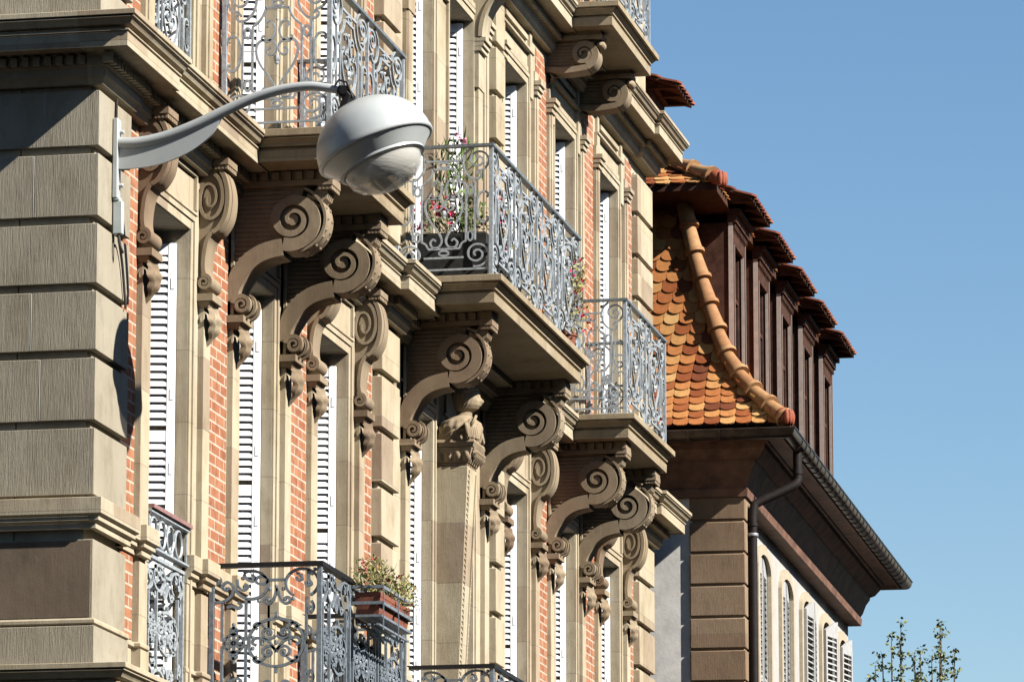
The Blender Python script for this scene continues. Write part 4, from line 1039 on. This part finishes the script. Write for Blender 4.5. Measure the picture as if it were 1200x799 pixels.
# a small roof dormer higher up
m = MB(); l0 = 3.4; F = -1.5; m.box(l0 - .45, l0 + .45, -3.2, F - .05, 15.2, 16.52)
for x in (-.47, .35): m.box(l0 + x, l0 + x + .12, F - .06, F, 15.2, 16.50)
m.box(l0 - .35, l0 + .35, F - .058, F - .002, 16.2, 16.5); m.box(l0 - .5, l0 + .5, F - .06, F + .06, 16.505, 16.56)
for k in range(3): m.prism([(-2.4, 16.50), (-1.22, 16.50), (-1.22, 16.54), (-2.4, 16.80)], l0 - .5 + k * .45, l0 - .42 + k * .45)
do = part('dormer', m, 'dark_wood', B, (l0, F, 15.2), smooth=0)
place('dormer_roof', dormer_roof_mesh(.60, 16.55, -1.18, .34, -2.7, (0, -1.5, 16.5)), do, (l0, -1.5, 16.5))

# ================================================================== TREES BEYOND THE HOUSES
def tree(name, label, base, shoots, ztop, rr):
    t = thing(name, label, 'tree', base)
    m = MB(); zc = ztop - 5.0
    m.tube([base, (base[0] + .1, base[1], base[2] + zc * .5), (base[0], base[1] + .05, zc)], [.22, .17, .13], 8)
    lv = MB(); ends = []
    for (dx, dy, top) in shoots:
        a = Vector((base[0] + rr.uniform(-.1, .1), base[1] + rr.uniform(-.1, .1), zc - rr.uniform(0, 1.5))); b = Vector((base[0] + dx, base[1] + dy, top))
        mid = a.lerp(b, .45) + Vector((dx * .35, dy * .35, 0)); pts = smooth_pts([tuple(a), tuple(mid), tuple(b)], 8)
        n = len(pts); m.tube(pts, [lerp(.06, .007, i / (n - 1)) for i in range(n)], 5)
        for i in range(3, n):
            p = Vector(pts[i]); q = i / (n - 1)
            for _ in range(int(lerp(12, 3, q))):
                dr_ = Vector((rr.uniform(-1, 1), rr.uniform(-1, 1), rr.uniform(-.1, 1.3))).normalized(); ln = rr.uniform(.06, .55) * (1.1 - q * .85)
                e = p + dr_ * ln; m.tube([tuple(p), tuple(p.lerp(e, .5) + Vector((0, 0, -.02))), tuple(e)], [.008, .006, .003], 3, False)
                for _ in range(int(4 + 15 * ln)):
                    c = p.lerp(e, rr.uniform(.25, 1.05)) + Vector((rr.gauss(0, .04), rr.gauss(0, .04), rr.gauss(0, .04)))
                    leaf_card(lv, c, rr.uniform(.06, .11), rr.uniform(.02, .036), (rr.uniform(-1, 1), rr.uniform(-1, 1), rr.uniform(-1, .6)), rr)
    part('trunk', m, 'bark', t, smooth=50); part('crown', lv, 'leaf_tree', t, smooth=0, fix=False)
r2 = random.Random(11)
tree('street_tree', 'leafy tree with several thin upright shoots beyond the corner house', (95, -2.1, 0), [(0, .12, 14.5), (.3, -.10, 14.3), (-.2, -.35, 13.7), (.1, -.25, 13.9), (.2, .35, 13.9), (-.3, -.5, 13.4), (.3, .4, 13.6), (0, .1, 14.1)], 14.6, r2)
tree('street_tree', 'sparse tree with a few tall wispy shoots at the right of the corner house', (95.4, -1.35, 0), [(0, .06, 14.48), (.2, .3, 14.05), (-.2, -.3, 14.0), (.1, -.12, 13.9), (-.2, .1, 14.3)], 14.6, r2)
tree('street_tree', 'low tree half hidden behind the far eaves of the corner house', (90, -2.75, 0), [(0, 0, 13.3), (.3, .2, 13.1), (.1, -.2, 13.2), (-.3, -.1, 12.9)], 13.4, r2)

# ================================================================== ADDED HOUSES OUT OF VIEW (they block sky light and shade the roadway)
def blocker_house(label, s0, s1, o0, o1, zt, face):
    t = thing('sky_blocker_house', label, 'house', ((s0 + s1) / 2, (o0 + o1) / 2, 0), 'added out-of-view houses that block sky light')
    m = MB(); m.box(s0, s1, o0, o1, 0, zt); part('wall', m, 'brown_stone', t, smooth=0)
    m = MB(); m.hexa([(s0 - .4, o0 - .4, zt), (s1 + .4, o0 - .4, zt), (s1 + .4, o1 + .4, zt), (s0 - .4, o1 + .4, zt), (s0 + 3, o0 + 4, zt + 3), (s1 - 3, o0 + 4, zt + 3), (s1 - 3, o1 - 4, zt + 3), (s0 + 3, o1 - 4, zt + 3)]); part('roof', m, 'roof_tile_red', t, smooth=0)
    n = int((s1 - s0) / 3)
    for fl in range(4):
        for k in range(n):
            c = s0 + (k + .5) * (s1 - s0) / n; z = 1.2 + fl * 3.8; m = MB()
            y = o0 if face < 0 else o1
            m.cur = 0; m.box(c - .5, c + .5, y - .02, y + .02, z, z + 2.1); m.cur = 1
            for x in (c - .55, c - .02, c + .5): m.box(x, x + .05, y - .05, y + .05, z - .05, z + 2.15)
            part('window', m, ['window_glass', 'shutter_white'], t, smooth=0)
for k in range(5): blocker_house('brown town house added out of view across the street to block sky light', -45 + 30 * k, -17 + 30 * k, 21, 33, 16.5, -1)
blocker_house('brown town house added out of view across the side street to block sky light', 2, 27, -14, -.6, 17, 1)
